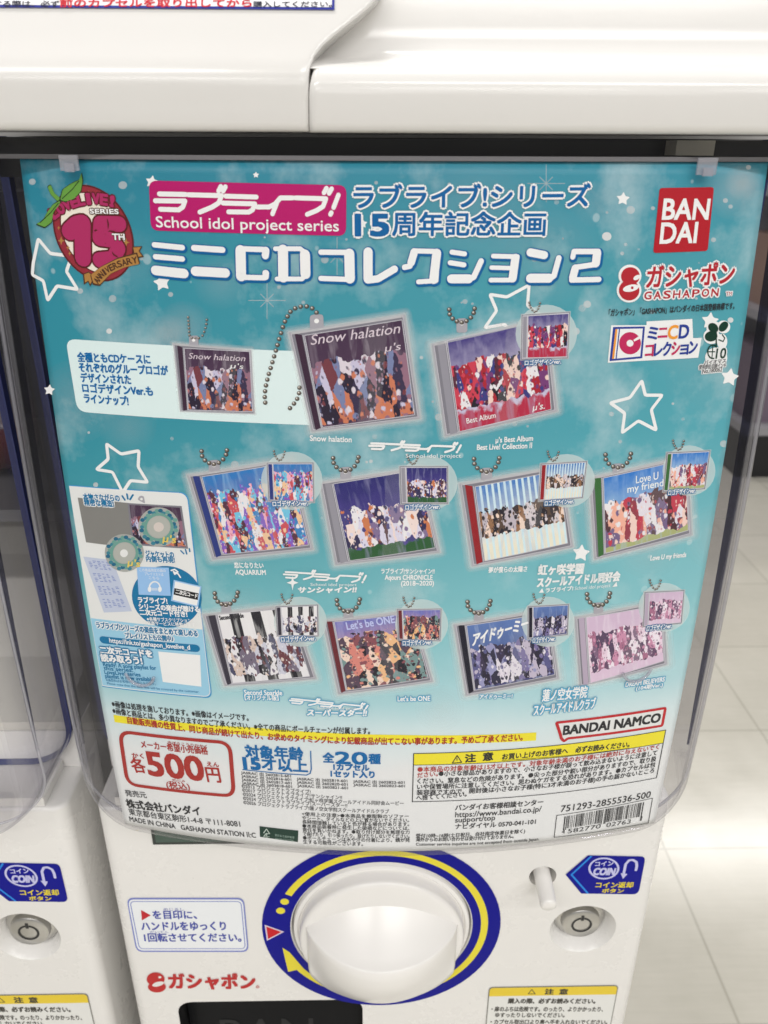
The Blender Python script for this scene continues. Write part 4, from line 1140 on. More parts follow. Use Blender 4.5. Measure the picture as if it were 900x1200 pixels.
# --- the little cases: generic stand-in pictures of about the same colours
def art(name, top, bot, pal, lo=0.08, hi=0.62, sc=(13, 9.5), seed=0.0, stripes=None, foot=None, dens=0.46):
    m, nt, b = newmat(name)
    N, Lk = nt.nodes.new, nt.links.new
    tc = N('ShaderNodeUVMap'); sep = N('ShaderNodeSeparateXYZ'); Lk(tc.outputs[0], sep.inputs[0])
    mp = N('ShaderNodeMapping'); mp.inputs['Scale'].default_value = (sc[0], sc[1], 1); mp.inputs['Location'].default_value = (seed * 3.7, seed * 1.9, 0); Lk(tc.outputs[0], mp.inputs[0])
    nz_ = N('ShaderNodeTexNoise'); nz_.inputs['Scale'].default_value = 1.6; nz_.inputs['Detail'].default_value = 4; Lk(mp.outputs[0], nz_.inputs['Vector'])
    va = N('ShaderNodeVectorMath'); va.operation = 'MULTIPLY_ADD'; va.inputs[1].default_value = (.55, .55, 0); Lk(nz_.outputs['Color'], va.inputs[0]); Lk(mp.outputs[0], va.inputs[2])
    def cells(scale, stretch, pal_, chan, vec):
        m2_ = N('ShaderNodeMapping'); m2_.inputs['Scale'].default_value = stretch; Lk(vec, m2_.inputs[0])
        v_ = N('ShaderNodeTexVoronoi'); v_.inputs['Scale'].default_value = scale; Lk(m2_.outputs[0], v_.inputs['Vector'])
        s_ = N('ShaderNodeSeparateColor'); Lk(v_.outputs['Color'], s_.inputs[0])
        r_ = N('ShaderNodeValToRGB'); r_.color_ramp.interpolation = 'CONSTANT'; c_r = r_.color_ramp
        while len(c_r.elements) < len(pal_): c_r.elements.new(0.5)
        for i, (e, c_) in enumerate(zip(c_r.elements, pal_)): e.position = i / len(pal_); e.color = rgb(c_, PK)
        Lk(s_.outputs[chan], r_.inputs[0])
        return v_, s_, r_
    def less(v_, t, soft=.05):
        q = N('ShaderNodeMapRange'); q.inputs[1].default_value = t + soft; q.inputs[2].default_value = t - soft; Lk(v_.outputs['Distance'], q.inputs[0]); return q.outputs[0]
    def mixc(f_, a_, b_):
        q = N('ShaderNodeMix'); q.data_type = 'RGBA'
        if isinstance(f_, float): q.inputs[0].default_value = f_
        else: Lk(f_, q.inputs[0])
        Lk(a_, q.inputs[6]); Lk(b_, q.inputs[7]); return q.outputs[2]
    vA, sA, rA = cells(1.0, (1, .42, 1), pal, 0, va.outputs[0])          # tall soft patches
    vB, sB, rB = cells(1.25, (1, 1, 1), pal[::-1], 1, va.outputs[0])     # round dots over them
    vC, sC, rC = cells(3.1, (1, .8, 1), pal[2:] + pal[:2], 2, va.outputs[0])   # fine specks
    busy = mixc(less(vB, .36), rA.outputs[0], rB.outputs[0])
    gC = N('ShaderNodeMath'); gC.operation = 'MULTIPLY'; gC.inputs[1].default_value = .75; Lk(less(vC, .34), gC.inputs[0])
    gD = N('ShaderNodeMath'); gD.operation = 'GREATER_THAN'; gD.inputs[1].default_value = .45; Lk(sC.outputs[0], gD.inputs[0])
    gE = N('ShaderNodeMath'); gE.operation = 'MULTIPLY'; Lk(gC.outputs[0], gE.inputs[0]); Lk(gD.outputs[0], gE.inputs[1])
    busy = mixc(gE.outputs[0], busy, rC.outputs[0])
    bg = N('ShaderNodeValToRGB'); e = bg.color_ramp.elements
    stops = [(0.0, bot), (1.0, top)] if foot is None else [(0.0, foot), (0.17, foot), (0.24, bot), (1.0, top)]
    while len(e) < len(stops): e.new(0.5)
    for q, (ps, c_) in zip(e, stops): q.position = ps; q.color = rgb(c_, PK)
    n3 = N('ShaderNodeTexNoise'); n3.inputs['Scale'].default_value = 5; n3.inputs['Detail'].default_value = 5; Lk(va.outputs[0], n3.inputs['Vector'])
    n3.inputs['Scale'].default_value = 0.7
    ma = N('ShaderNodeMath'); ma.operation = 'MULTIPLY_ADD'; ma.inputs[1].default_value = 0.5; ma.inputs[2].default_value = -0.25; Lk(n3.outputs['Fac'], ma.inputs[0])
    ad = N('ShaderNodeMath'); ad.operation = 'ADD'; Lk(ma.outputs[0], ad.inputs[0]); Lk(sep.outputs['Y'], ad.inputs[1]); Lk(ad.outputs[0], bg.inputs[0])
    back = bg.outputs[0]
    if stripes:
        wv = N('ShaderNodeMath'); wv.operation = 'MULTIPLY'; wv.inputs[1].default_value = stripes[0]; Lk(sep.outputs['X'], wv.inputs[0])
        fr = N('ShaderNodeMath'); fr.operation = 'FRACT'; Lk(wv.outputs[0], fr.inputs[0])
        g2 = N('ShaderNodeMath'); g2.operation = 'GREATER_THAN'; g2.inputs[1].default_value = stripes[1]; Lk(fr.outputs[0], g2.inputs[0])
        if len(stripes) > 3:
            g3 = N('ShaderNodeMath'); g3.operation = 'GREATER_THAN'; g3.inputs[1].default_value = stripes[3]; Lk(sep.outputs['Y'], g3.inputs[0])
            g4 = N('ShaderNodeMath'); g4.operation = 'MULTIPLY'; Lk(g2.outputs[0], g4.inputs[0]); Lk(g3.outputs[0], g4.inputs[1]); g2 = g4
        mm = N('ShaderNodeMix'); mm.data_type = 'RGBA'; mm.inputs[7].default_value = rgb(stripes[2], PK); Lk(g2.outputs[0], mm.inputs[0]); Lk(back, mm.inputs[6]); back = mm.outputs[2]
    # printed streaks and glints in the background
    m6 = N('ShaderNodeMapping'); m6.inputs['Rotation'].default_value = (0, 0, .7 + seed * .9); m6.inputs['Scale'].default_value = (9, 1.3, 1); Lk(tc.outputs[0], m6.inputs[0])
    n6 = N('ShaderNodeTexNoise'); n6.inputs['Scale'].default_value = 1.5; n6.inputs['Detail'].default_value = 5; n6.inputs['Distortion'].default_value = .6; Lk(m6.outputs[0], n6.inputs['Vector'])
    r6 = N('ShaderNodeMapRange'); r6.inputs[1].default_value = .52; r6.inputs[2].default_value = .75; r6.inputs[3].default_value = 0; r6.inputs[4].default_value = .55; Lk(n6.outputs['Fac'], r6.inputs[0])
    m7 = N('ShaderNodeMix'); m7.data_type = 'RGBA'; m7.inputs[7].default_value = rgb(tuple(min(235, int(v * .45 + 135)) for v in top), PK); Lk(r6.outputs[0], m7.inputs[0]); Lk(back, m7.inputs[6]); back = m7.outputs[2]
    # where the busy middle sits
    a1 = N('ShaderNodeMapRange'); a1.interpolation_type = 'SMOOTHSTEP'; a1.inputs[1].default_value = lo - .12; a1.inputs[2].default_value = lo + .06; Lk(sep.outputs['Y'], a1.inputs[0])
    a2 = N('ShaderNodeMapRange'); a2.interpolation_type = 'SMOOTHSTEP'; a2.inputs[1].default_value = hi + .24; a2.inputs[2].default_value = hi - .16; Lk(sep.outputs['Y'], a2.inputs[0])
    mu = N('ShaderNodeMath'); mu.operation = 'MULTIPLY'; Lk(a1.outputs[0], mu.inputs[0]); Lk(a2.outputs[0], mu.inputs[1])
    n4 = N('ShaderNodeTexNoise'); n4.inputs['Scale'].default_value = 0.8; n4.inputs['Detail'].default_value = 3; Lk(mp.outputs[0], n4.inputs['Vector'])
    s5 = N('ShaderNodeMath'); s5.operation = 'MULTIPLY_ADD'; s5.inputs[1].default_value = 1.3; Lk(n4.outputs['Fac'], s5.inputs[0]); Lk(mu.outputs[0], s5.inputs[2])
    g5 = N('ShaderNodeMath'); g5.operation = 'GREATER_THAN'; g5.inputs[1].default_value = 1.12 + (0.5 - dens); Lk(s5.outputs[0], g5.inputs[0])
    fin = N('ShaderNodeMix'); fin.data_type = 'RGBA'; Lk(g5.outputs[0], fin.inputs[0]); Lk(back, fin.inputs[6]); Lk(busy, fin.inputs[7])
    Lk(fin.outputs[2], b.inputs['Base Color']); b.inputs['Roughness'].default_value = 0.45; b.inputs['Specular IOR Level'].default_value = 0.25
    return m
W_, K_ = (225, 222, 226), (34, 30, 44)
ARTS = [
 dict(top=(70, 46, 74), bot=(92, 66, 92), pal=[(196, 190, 214), (60, 50, 80), (150, 110, 130), (200, 120, 90), (120, 130, 170), (44, 34, 56), (215, 205, 215), (120, 60, 70)], lo=.05, hi=.66),
 dict(top=(70, 60, 130), bot=(196, 190, 214), foot=(180, 40, 70), pal=[W_, (170, 34, 50), K_, (120, 60, 120), (230, 200, 190), (60, 60, 130), (200, 60, 80), (90, 40, 60)], lo=.26, hi=.70),
 dict(top=(44, 120, 190), bot=(150, 110, 150), pal=[W_, (200, 80, 90), (110, 190, 220), (230, 190, 150), (90, 50, 70), (130, 90, 190), (60, 130, 190), (235, 170, 190)], lo=.04, hi=.72, dens=.6),
 dict(top=(34, 34, 110), bot=(84, 70, 150), foot=(40, 92, 50), pal=[W_, (70, 64, 130), (232, 210, 205), (200, 120, 80), (50, 44, 86), (210, 205, 225), (130, 110, 150), (90, 50, 60)], lo=.18, hi=.60),
 dict(top=(60, 120, 190), bot=(222, 222, 214), pal=[K_, (60, 50, 56), (230, 205, 190), (90, 70, 60), (210, 200, 205), (150, 110, 80), K_, (190, 180, 190)], lo=.34, hi=.62, stripes=(14, .62, (200, 222, 240)), foot=(226, 220, 200)),
 dict(top=(50, 120, 200), bot=(170, 200, 220), foot=(170, 176, 120), pal=[W_, (190, 60, 80), (232, 200, 190), (84, 50, 60), (220, 214, 224), (150, 60, 76), (120, 100, 140), (235, 170, 150)], lo=.12, hi=.60, dens=.58),
 dict(top=(226, 224, 226), bot=(222, 220, 224), pal=[(200, 200, 214), K_, W_, (120, 110, 130), (210, 190, 180), (80, 80, 110), W_, (110, 60, 70)], lo=.12, hi=.62, stripes=(3.3, .55, (34, 32, 44), .0)),
 dict(top=(110, 112, 184), bot=(220, 160, 130), pal=[K_, (232, 205, 190), (140, 80, 90), (90, 70, 90), (210, 130, 120), (50, 44, 60), (230, 180, 130), (120, 150, 150)], lo=.02, hi=.70, dens=.62),
 dict(top=(90, 120, 180), bot=(70, 70, 120), pal=[(44, 42, 70), (90, 90, 140), (190, 180, 200), (60, 50, 80), (120, 110, 160), (40, 36, 60), (150, 150, 190), (220, 214, 224)], lo=.06, hi=.62),
 dict(top=(205, 180, 205), bot=(215, 190, 212), pal=[(222, 196, 214), (110, 80, 110), (200, 140, 170), (90, 70, 100), (236, 220, 230), (170, 110, 140), (226, 205, 220), (130, 100, 130)], lo=.18, hi=.70),
]
AM = [art("cover_print", seed=i + 1.0, **dict(k, sc=(10.5 + (i * 3) % 7, 7.5 + (i * 2) % 5))) for i, k in enumerate(ARTS)]
AS = [art("cover_print_small", seed=i + 21.0, **dict(k, sc=(11, 8))) for i, k in enumerate(ARTS)]
CASE = ink((168, 166, 174)); CASE2 = ink((130, 128, 138)); CASE3 = ink((196, 194, 202)); SPD = ink((64, 52, 74)); STL = ink((120, 112, 104)); STD = ink((66, 58, 54)); STH = ink((226, 222, 214))
SPINE = [(66, 44, 64), (150, 148, 158), (46, 60, 130), (150, 148, 158), (150, 30, 40), (60, 110, 60), (60, 56, 70), (110, 40, 50), (26, 24, 44), (180, 165, 185)]
def expand(q, d):
    cx = sum(a[0] for a in q) / 4; cy_ = sum(a[1] for a in q) / 4
    out = []
    for a in q:
        dx, dy = a[0] - cx, a[1] - cy_
        L = math.hypot(dx, dy); out.append((a[0] + dx / L * d, a[1] + dy / L * d))
    return out
def bead(pr, x, y, r, lv):
    pr.ellipse((x, y), r, r * .95, STD, lv, n=14, rings=1); pr.ellipse((x - .12 * r, y - .12 * r), r * .78, r * .74, STL, lv + .3, n=12, rings=1)
    pr.ellipse((x - .25 * r, y - .3 * r), r * .32, r * .3, STH, lv + .6, n=8, rings=1)
def case(q, cv, ai, spine, tab=None, chain=None, inset=None, insq=None, mats=None, lv=4, small=False):
    pr = Print(Sheet)
    for k, (d, a) in enumerate(((9, .10), (6.5, .14), (4, .22), (2, .34))):
        s = d * (.6 if small else 1)
        pr.poly(round_pts(expand(q, s * 1.3), s, 3), halo(a), lv - 1.6 + .3 * k)
    if tab:
        x, y, r = tab
        pr.poly(round_pts([(x - r, y - r * .9), (x + r, y - r), (x + r * 1.05, y + r * 1.6), (x - r * .95, y + r * 1.7)], r * .55, 3), CASE, lv)
        pr.ellipse((x, y), r * .36, r * .34, WI, lv + .3, n=12, rings=1)
    pr.poly(q, CASE, lv)
    pr.poly(expand(q, -2.4 if not small else -1.4), CASE3, lv + .25); pr.poly(expand(q, -3.4 if not small else -1.9), CASE2, lv + .5)
    # spine strip between the case's left edge and the cover
    sp_ = [lerp(q[0], cv[0], .35), lerp(q[0], cv[0], .82), lerp(q[3], cv[3], .82), lerp(q[3], cv[3], .35)]
    pr.poly(sp_, ink(spine), lv + .75)
    pr.stroke([lerp(q[0], cv[0], .9), lerp(q[3], cv[3], .9)], .8 if not small else .5, CASE3, lv + .9, cap=False)
    pr.patch(cv, mats[ai], lv + 1.1)
    pr.stroke([cv[0], cv[1], cv[2], cv[3]], .7, CASE3, lv + 1.3, closed=True, cap=False)
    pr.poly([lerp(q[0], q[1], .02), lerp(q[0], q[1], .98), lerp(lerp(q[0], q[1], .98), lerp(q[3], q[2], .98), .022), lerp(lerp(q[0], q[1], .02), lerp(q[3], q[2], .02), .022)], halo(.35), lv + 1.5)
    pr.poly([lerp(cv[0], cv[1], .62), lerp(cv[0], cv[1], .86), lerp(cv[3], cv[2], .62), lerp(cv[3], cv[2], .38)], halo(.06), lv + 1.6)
    if chain:
        for k, (x, y) in enumerate(chain): bead(pr, x, y, 2.7 if not small else 1.5, lv + 2.0 + .02 * k)
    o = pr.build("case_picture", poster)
    return o
def tab_chain(x, y, s=1.0):
    pts = [(-13, -13), (-12.5, -8), (-9.5, -3.5), (-5, -.6), (0, .6), (5, -1), (9.5, -4.5), (12.5, -9.5), (13.5, -14)]
    return [(x + a * s, y + b * s) for a, b in pts]
chain0 = [(220.7 + i * .3, 371.7 + i * 4.2) for i in range(6)] + [(225 + i * 4, 396) for i in range(3)] + [(237.5, 393), (239.5, 388.6), (241, 384), (242, 379.4), (242.4, 374.6)]
case([(203.3, 402.7), (294.3, 410), (298.7, 485), (211.7, 481.7)], [(216.2, 407.8), (292.5, 411.7), (296.3, 482.2), (221, 480)], 0, SPINE[0], (227, 398.5, 5.5), chain0, mats=AM, small=True)
big = [(371, 366), (366, 361), (359.5, 358.8), (352.5, 359), (346, 361), (340.5, 365), (337, 370.5), (334, 376.5), (331.6, 383), (329.5, 390), (327.2, 397), (325.3, 404), (323.4, 410.6), (321.4, 417.4), (319.4, 424.2), (317.3, 431), (315.2, 437.8), (313.4, 444.6), (311.8, 451.4), (310.8, 458.2), (310.4, 465), (311, 471.5),
       (340, 478), (344.6, 472.6), (348.4, 467), (350.6, 460.4), (351, 454)]
case([(338.9, 389.8), (474, 368.7), (492.1, 489.9), (365.5, 505.5)], [(357, 392.8), (471, 374.6), (485.8, 485.7), (378, 500.5)], 0, SPINE[0], (371, 376, 8), big, mats=AM)
cases = [
 ([(506, 403.3), (640, 372.5), (652.6, 481.5), (521.7, 511)], [(523.8, 399), (637.5, 375), (645.8, 479.4), (538.6, 505.5)], 1, (541, 378), [(611.2, 368.7), (667.4, 365.3), (665.3, 419.4), (610.4, 421)], (640, 391, 36), ((614.6, 428), (657, 426))),
 ([(220, 556.7), (341.7, 537.3), (366.7, 643.3), (249.3, 655)], [(236.7, 558.3), (338.3, 541.7), (361.7, 638.3), (261.7, 649.3)], 2, (251, 544), [(312.7, 541.7), (367.3, 541.7), (368.3, 588.3), (315, 586.7)], (342, 563, 36), ((320, 593), (361, 592))),
 ([(375, 565), (492.7, 547.3), (515, 646.7), (393.3, 661.7)], [(390.7, 566.7), (490, 550), (510, 641.5), (410, 656.7)], 3, (405, 552), [(468.3, 546), (525, 546), (525, 590), (470, 590)], (502, 566, 34), ((475, 597), (515, 596))),
 ([(538.3, 566.7), (657, 546), (671.5, 640.5), (553.3, 663.3)], [(556.7, 570), (655, 551), (665, 636), (568, 657)], 4, (570, 553), [(633.5, 543), (687.7, 540), (682.6, 583), (631, 587)], (664, 563, 33), ((638, 592.5), (672, 589.5))),
 ([(690.3, 559.8), (805, 534.3), (810.4, 626.3), (696.7, 655.2)], [(706.9, 559.8), (802.5, 538), (806.3, 621), (709.4, 648)], 5, (724, 548), [(781, 530), (832, 527.4), (825.7, 572.6), (776.4, 576)], (807, 551, 31), ((782.3, 580), (814, 577))),
 ([(238, 720), (342, 708), (370.7, 795), (263.3, 803.3)], [(255, 720), (338, 712), (363, 792), (273, 800)], 6, (265, 709), [(323, 710), (372.7, 708), (373.3, 745), (325, 745)], (352, 728, 31), ((330, 751.6), (370, 750))),
 ([(378.3, 726.7), (484, 715), (507.3, 798.3), (396.7, 813.3)], [(391.7, 728.3), (481.7, 718.3), (501.7, 794), (406.7, 808.3)], 7, (408, 717), [(465, 713.3), (517.3, 712.7), (516, 750.7), (466.7, 749.3)], (494, 731, 31), ((472, 756), (506, 754.6))),
 ([(531.7, 731.7), (642.7, 713.3), (655, 795), (546, 815)], [(546.7, 732.7), (640, 718.3), (650, 790), (556.7, 808.3)], 8, (561, 719), [(618.3, 710), (666.7, 707.3), (665, 743.3), (618.3, 748.3)], (642, 728, 31), ((624, 753), (650, 750.6))),
 ([(673.3, 723.3), (776.7, 703.3), (781.7, 778.3), (679.3, 804)], [(686.7, 723.3), (774, 708.3), (777.5, 774), (691.7, 800)], 9, (701, 710), [(755, 693.3), (801.7, 691), (798.3, 730), (753.3, 734)], (778, 711, 30), ((757, 739), (786, 735.6))),
]
for q, cv, ai, tb, iq, disc, lb in cases:
    s = .62 if tb[1] < 600 else .56
    case(q, cv, ai, SPINE[ai], (tb[0], tb[1] + 1, 6.4 if tb[1] < 600 else 5.6), tab_chain(tb[0], tb[1] - 1, 1.12 * s / .62), mats=AM)
    pr = Print(Sheet)
    pr.ellipse(disc[:2], disc[2], disc[2] * .95, halo(.55, (214, 236, 238)), 6.6)
    tx, ty = lerp(iq[0], iq[1], .27)
    for k, (a, b_) in enumerate(((-7, -16), (-6.4, -12.6), (-5, -9.4), (-3, -6.2), (-.4, -4), (2.4, -5), (4.6, -8), (6, -11.6), (7, -15.4))): bead(pr, tx + a * .9, ty + b_ * .9 + 1, 1.35, 7.4 + .02 * k)
    pr.poly(expand(iq, 1.6), halo(.4), 7.0); pr.poly(iq, CASE2, 7.3); pr.poly(expand(iq, -1.3), CASE3, 7.5)
    sq = [lerp(iq[0], iq[1], .03), lerp(iq[0], iq[1], .11), lerp(iq[3], iq[2], .11), lerp(iq[3], iq[2], .03)]
    pr.poly([lerp(sq[0], sq[3], .04), lerp(sq[1], sq[2], .04), lerp(sq[1], sq[2], .96), lerp(sq[0], sq[3], .96)], ink(SPINE[ai]), 7.7)
    ic = [lerp(iq[0], iq[1], .14), lerp(iq[0], iq[1], .97), lerp(iq[3], iq[2], .97), lerp(iq[3], iq[2], .14)]
    ic = [lerp(ic[0], ic[3], .04), lerp(ic[1], ic[2], .04), lerp(ic[1], ic[2], .96), lerp(ic[0], ic[3], .96)]
    pr.patch(ic, AS[ai], 8.0, 8, 6)
    pr.text("ロゴデザインver.", lb[0], lb[1], 6.2, WI, 10, bold=.3, line=ink((40, 110, 165)), lw=1.3)
    pr.build("inset_picture", poster)

# writing on the covers
CT0 = ink((214, 200, 210)); CT = ink((225, 232, 244)); CT2 = ink((60, 58, 66)); CT3 = ink((186, 192, 236))
for rows in ([("Snow halation", (221, 420), (287, 423), 7, CT0, 0, .3), ("μ's", (270, 431), (285, 432), 6, WI, 0, .25)],
             [("Snow halation", (364, 404), (468, 390), 12, CT0, 0, .32), ("μ's", (451, 412), (469, 409.6), 9, CT0, 0, .3)],
             [("Best Album", (547, 496), (581, 489), 6.5, WI, .1, 0), ("μ's.", (624, 481), (638, 478.5), 8, WI, .1, .25)],
             [("Love U", (745, 566), (771, 561), 9, CT, .2, 0), ("my friend", (735, 577), (777, 569), 8.5, CT, .2, 0)],
             [("Let's be ONE", (407, 737.5), (463, 729), 9, CT3, .4, 0)], [("Second Sparkle", (258, 726), (286, 723), 5, CT2, .4, 0)],
             [("アイドゥーミー!", (553, 757), (620, 736), 14, WI, .9, .4)]):
    p = Print(Sheet)
    for s_, a, b, h, mt, bd, sl in rows: p.text(s_, a, b, h, mt, 7, bold=bd, slant=sl)
    p.build("cover_title", poster)

# captions and group marks
p = Print(Sheet)
for s_, a, b, h, bd in (("Snow halation", (363.3, 516.3), (412, 518), 6.6, .35), ("μ's Best Album", (580.8, 518.5), (624.3, 516.2), 6.4, .35), ("Best Live! Collection Ⅱ", (558.9, 527), (623, 524.8), 6.4, .35),
                ("恋になりたい", (275, 665.4), (309, 665.8), 6.6, .35), ("AQUARIUM", (276, 672.8), (311.7, 673.3), 5.8, .35), ("ラブライブ!サンシャイン!!", (446.7, 672), (509, 672), 6, .35), ("Aqours CHRONICLE", (451, 679), (506.7, 679), 5.8, .35), ("(2018~2020)", (470, 686), (508.3, 685.6), 5.6, .35),
                ("夢が僕らの太陽さ", (572.3, 671), (617.3, 669.5), 6.4, .35), ("Love U my friends", (761.8, 656.5), (803.5, 652.3), 5.8, .35)):
    p.text(s_, a, b, h, WI, 4, bold=bd)
LB = ink((90, 165, 200))
for s_, a, b, h in (("Second Sparkle", (286.7, 813.6), (331, 814.2), 5.8), ("【オリジナル版】", (287.3, 820), (326.7, 820.4), 5.8), ("Let's be ONE", (466, 821.3), (504, 820.6), 5.8), ("アイドゥーミー!", (561.7, 819), (600, 818), 5.6), ("DREAM BELIEVERS", (732.7, 804.6), (778.3, 798), 5.4), ("(104期Ver.)", (745, 808.8), (776, 804.3), 4.8)):
    p.text(s_, a, b, h, WI, 5, bold=.3, line=LB, lw=1.3)
p.build("captions", poster)
p = Print(Sheet)
def glogo(o, wd, ht, sl, lnc=None, lv=10.6):
    if lnc is not None: logo(p, o, wd / 645, ht / 100, lnc, lv - .8, 28, shear=(0, sl))
    logo(p, o, wd / 645, ht / 100, WI, lv, 14, shear=(0, sl))
glogo((433, 516), 107, 12, .003); p.text("School idol project", (475.3, 535.6), (540, 535.6), 4.6, WI, 10.6)
glogo((333, 666.5), 96, 12, .006); p.text("School idol project", (364, 685.6), (418, 686), 3.4, WI, 10.6); p.text("サンシャイン!!", (349, 693.8), (417, 693.4), 6.6, WI, 10.6, bold=.8, slant=.2)
p.poly([(343, 674), (344.5, 680), (350, 682), (344.5, 684), (343, 691), (341.5, 684), (336, 682), (341.5, 680)], WI, 10.6)
glogo((340, 815.5), 91, 9, .012, LB); p.text("School idol project", (372, 830), (426, 830.6), 3.0, WI, 10.6); p.text("スーパースター!!", (360, 837.5), (429, 838.5), 7.5, WI, 10.6, bold=.7, line=LB, lw=1.5, slant=.15)
p.text("虹ヶ咲学園", (630, 673), (682.6, 671.3), 11.5, WI, 10.6, bold=1.0); p.text("スクールアイドル同好会", (629, 687.6), (725.3, 679.8), 11, WI, 10.6, bold=1.0)
p.text("ラブライブ!", (639, 693.6), (671, 691), 5, WI, 10.6, bold=.4); p.text("School idol project", (673, 690.6), (714.6, 687), 4, WI, 10.6)
p.poly([(631, 693.8), (635, 688.5), (637, 693.6)], WI, 10.6); p.poly([(717, 687), (722, 681), (723, 686.3)], WI, 10.6)
p.text("蓮ノ空女学院", (635, 821), (686.7, 816.4), 13, WI, 10.6, bold=.5, line=LB, lw=1.8); p.text("スクールアイドルクラブ", (625, 837.6), (696.7, 829), 12, WI, 11.6, bold=.5, line=LB, lw=1.8)
p.build("group_logos", poster)

# --- white panel at the left with the opened case
p = Print(Sheet)
WP = ink((222, 223, 222)); LBL = ink((150, 198, 222)); TEAL = ink((16, 116, 164)); BRD2 = ink((70, 150, 200))
E = 0.0006
def left_at(y, x_in): return x_in
top = [(82, 569), (213, 578)]
pan = round_pts([(81, 569.2), (219, 578), (247.5, 817), (120, 803.5)], [0, 10, 9, 0], 6)
p.poly(round_pts([(81, 568), (220.4, 576.9), (249, 818.6), (120, 804.6)], [0, 10, 9, 0], 6), BRD2, 2.4)
p.poly(pan, WP, 2.8)
p.poly(round_pts([(106.5, 724), (237.2, 737.5), (246.6, 816), (120.4, 802.6)], [0, 0, 8, 0], 6), LBL, 3.2)
p.build("feature_panel", poster, "white and light blue panel")
p = Print(Sheet)
GRC = ink((134, 133, 130)); MAU = AM[0]
p.poly([(91.2, 582.9), (151, 589.2), (156, 641.9), (101, 635.2)], GRC, 4); p.poly([(149.5, 589.2), (213, 592.7), (220.6, 642.8), (155, 638.2)], CASE2, 4.2)
p.patch([(152, 591.2), (211, 594.6), (217.8, 640.6), (157, 636.4)], MAU, 4.6, 8, 6)
p.poly(round_pts([(161, 585), (164, 580.5), (168.6, 581), (170.4, 590)], 2, 3), CASE, 4.4); p.ellipse((166, 584.6), 1.6, 1.5, WP, 4.8, n=10, rings=1)
def disc(c_, r, lv):
    D1 = ink((168, 170, 166)); D2 = ink((60, 130, 150)); D3 = ink((110, 160, 150)); D4 = ink((176, 178, 172))
    p.ellipse(c_, r, r * .96, D1, lv, rot=12, n=36); 
    for k in range(30):
        a = k * 2 * math.pi / 30; rr = r * (.80 + .07 * math.sin(k * 2.3))
        p.ellipse((c_[0] + rr * math.cos(a), c_[1] + rr * .96 * math.sin(a)), r * .12, r * .10, (D2, D3, ink((36, 104, 136)))[k % 3], lv + .25 + .02 * (k % 5), n=8, rings=1)
    p.stroke([(c_[0] + r * .66 * math.cos(k * .3), c_[1] + r * .63 * math.sin(k * .3)) for k in range(21)], r * .13, D3, lv + .5, closed=True, cap=False)
    p.ellipse(c_, r * .55, r * .53, D4, lv + .7, n=24)
disc((186.2, 617.2), 24, 5); p.ellipse((186.2, 617.2), 6, 5.6, ink((206, 196, 190)), 6.2)
disc((146, 647.5), 23, 6.4); p.ellipse((145.6, 647.8), 4.6, 4.6, WP, 7.5)
GO = ink((222, 196, 96))
p.text("μ's", (191, 634), (206, 636), 8.5, GO, 8, bold=.4, slant=.2); p.text("μ's", (150, 662), (164, 664), 8, GO, 8, bold=.4, slant=.2)
LV = ink((188, 196, 216)); LV2 = ink((128, 144, 196))
p.poly([(97.8, 652), (132, 656), (154.7, 716), (122, 717.5)], LV, 4)
for k in range(4):
    for j in range(6):
        for i in range(5):
            t = .06 + .235 * k + .028 * j; u = .12 + .155 * i
            a = lerp(lerp((97.8, 652), (122, 717.5), t), lerp((132, 656), (154.7, 716), t), u)
            b = lerp(lerp((97.8, 652), (122, 717.5), t), lerp((132, 656), (154.7, 716), t), u + .07 + .06 * ((i * 7 + j * 5 + k * 3) % 4) / 4)
            if (i + 2 * j + k) % 5: p.stroke([a, b], .8, LV2, 4.6, cap=False, sub0=i)
for s_, a, b, h in (("本物さながらの", (98.7, 585.2), (141, 587), 7.2), ("精密な構造!", (99.8, 591.6), (134, 593.4), 7), ("ジャケットの", (171.5, 651), (204.4, 652.8), 6.6), ("内側も再現!", (172.2, 657.4), (205.3, 658.8), 6.6)):
    p.text(s_, a, b, h, TEAL, 9, bold=.5, line=WI, lw=1.5)
for a, b in (((143.5, 581), (146.5, 585.5)), ((149, 578.8), (150, 584.2)), ((156, 579.6), (152.6, 585))): p.stroke([a, b], 1.8, TEAL, 5)
for a, b in (((212, 645), (215.5, 648.5)), ((217.5, 643.6), (219, 648.8)), ((222, 642.6), (222.6, 646))): p.stroke([a, b], 1.5, TEAL, 5)
# round blue badge with a card
p.ellipse((195.6, 699), 41, 36, TEAL, 5, rot=10, n=44)
p.poly([(160.5, 663.6), (198, 664.8), (200.3, 697.8), (162.8, 696.4)], ink((146, 186, 228)), 6)
p.stroke([(181.6 + 6.4 * math.cos(R(a)), 688.5 + 7.4 * math.sin(R(a))) for a in range(180, 361, 15)], 1.5, WI, 6.6, cap=False)
for x in (175.6, 187.6): p.ellipse((x, 690), 2.2, 3.2, WI, 6.8)
for k in range(5): p.stroke([(179 + k * 1.3, 688.5), (179 + k * 1.3, 691.5)], .5, WI, 6.8, cap=False)
for j, (a, b) in enumerate((((164, 669), (194.6, 670)), ((170, 673.6), (192, 674.6)), ((175, 678.2), (187, 678.8)))): p.text(("この商品限定の曲の", "プレイリストは", "こちら")[j], a, b, 3.4, WI, 7)
p.stroke([(201, 668), (205, 666.8), (208.6, 669.6), (205, 672.4), (203.6, 669.4), (209, 672), (211.6, 676)], 1.6, WI, 6.6)
p.poly([(203.8, 679), (236.4, 686.6), (232.4, 711), (200.6, 703.6)], ink((150, 190, 228)), 6.2)
p.poly([(205.4, 680.8), (234.4, 687.6), (231, 709.2), (202.6, 702.4)], WI, 6.6)
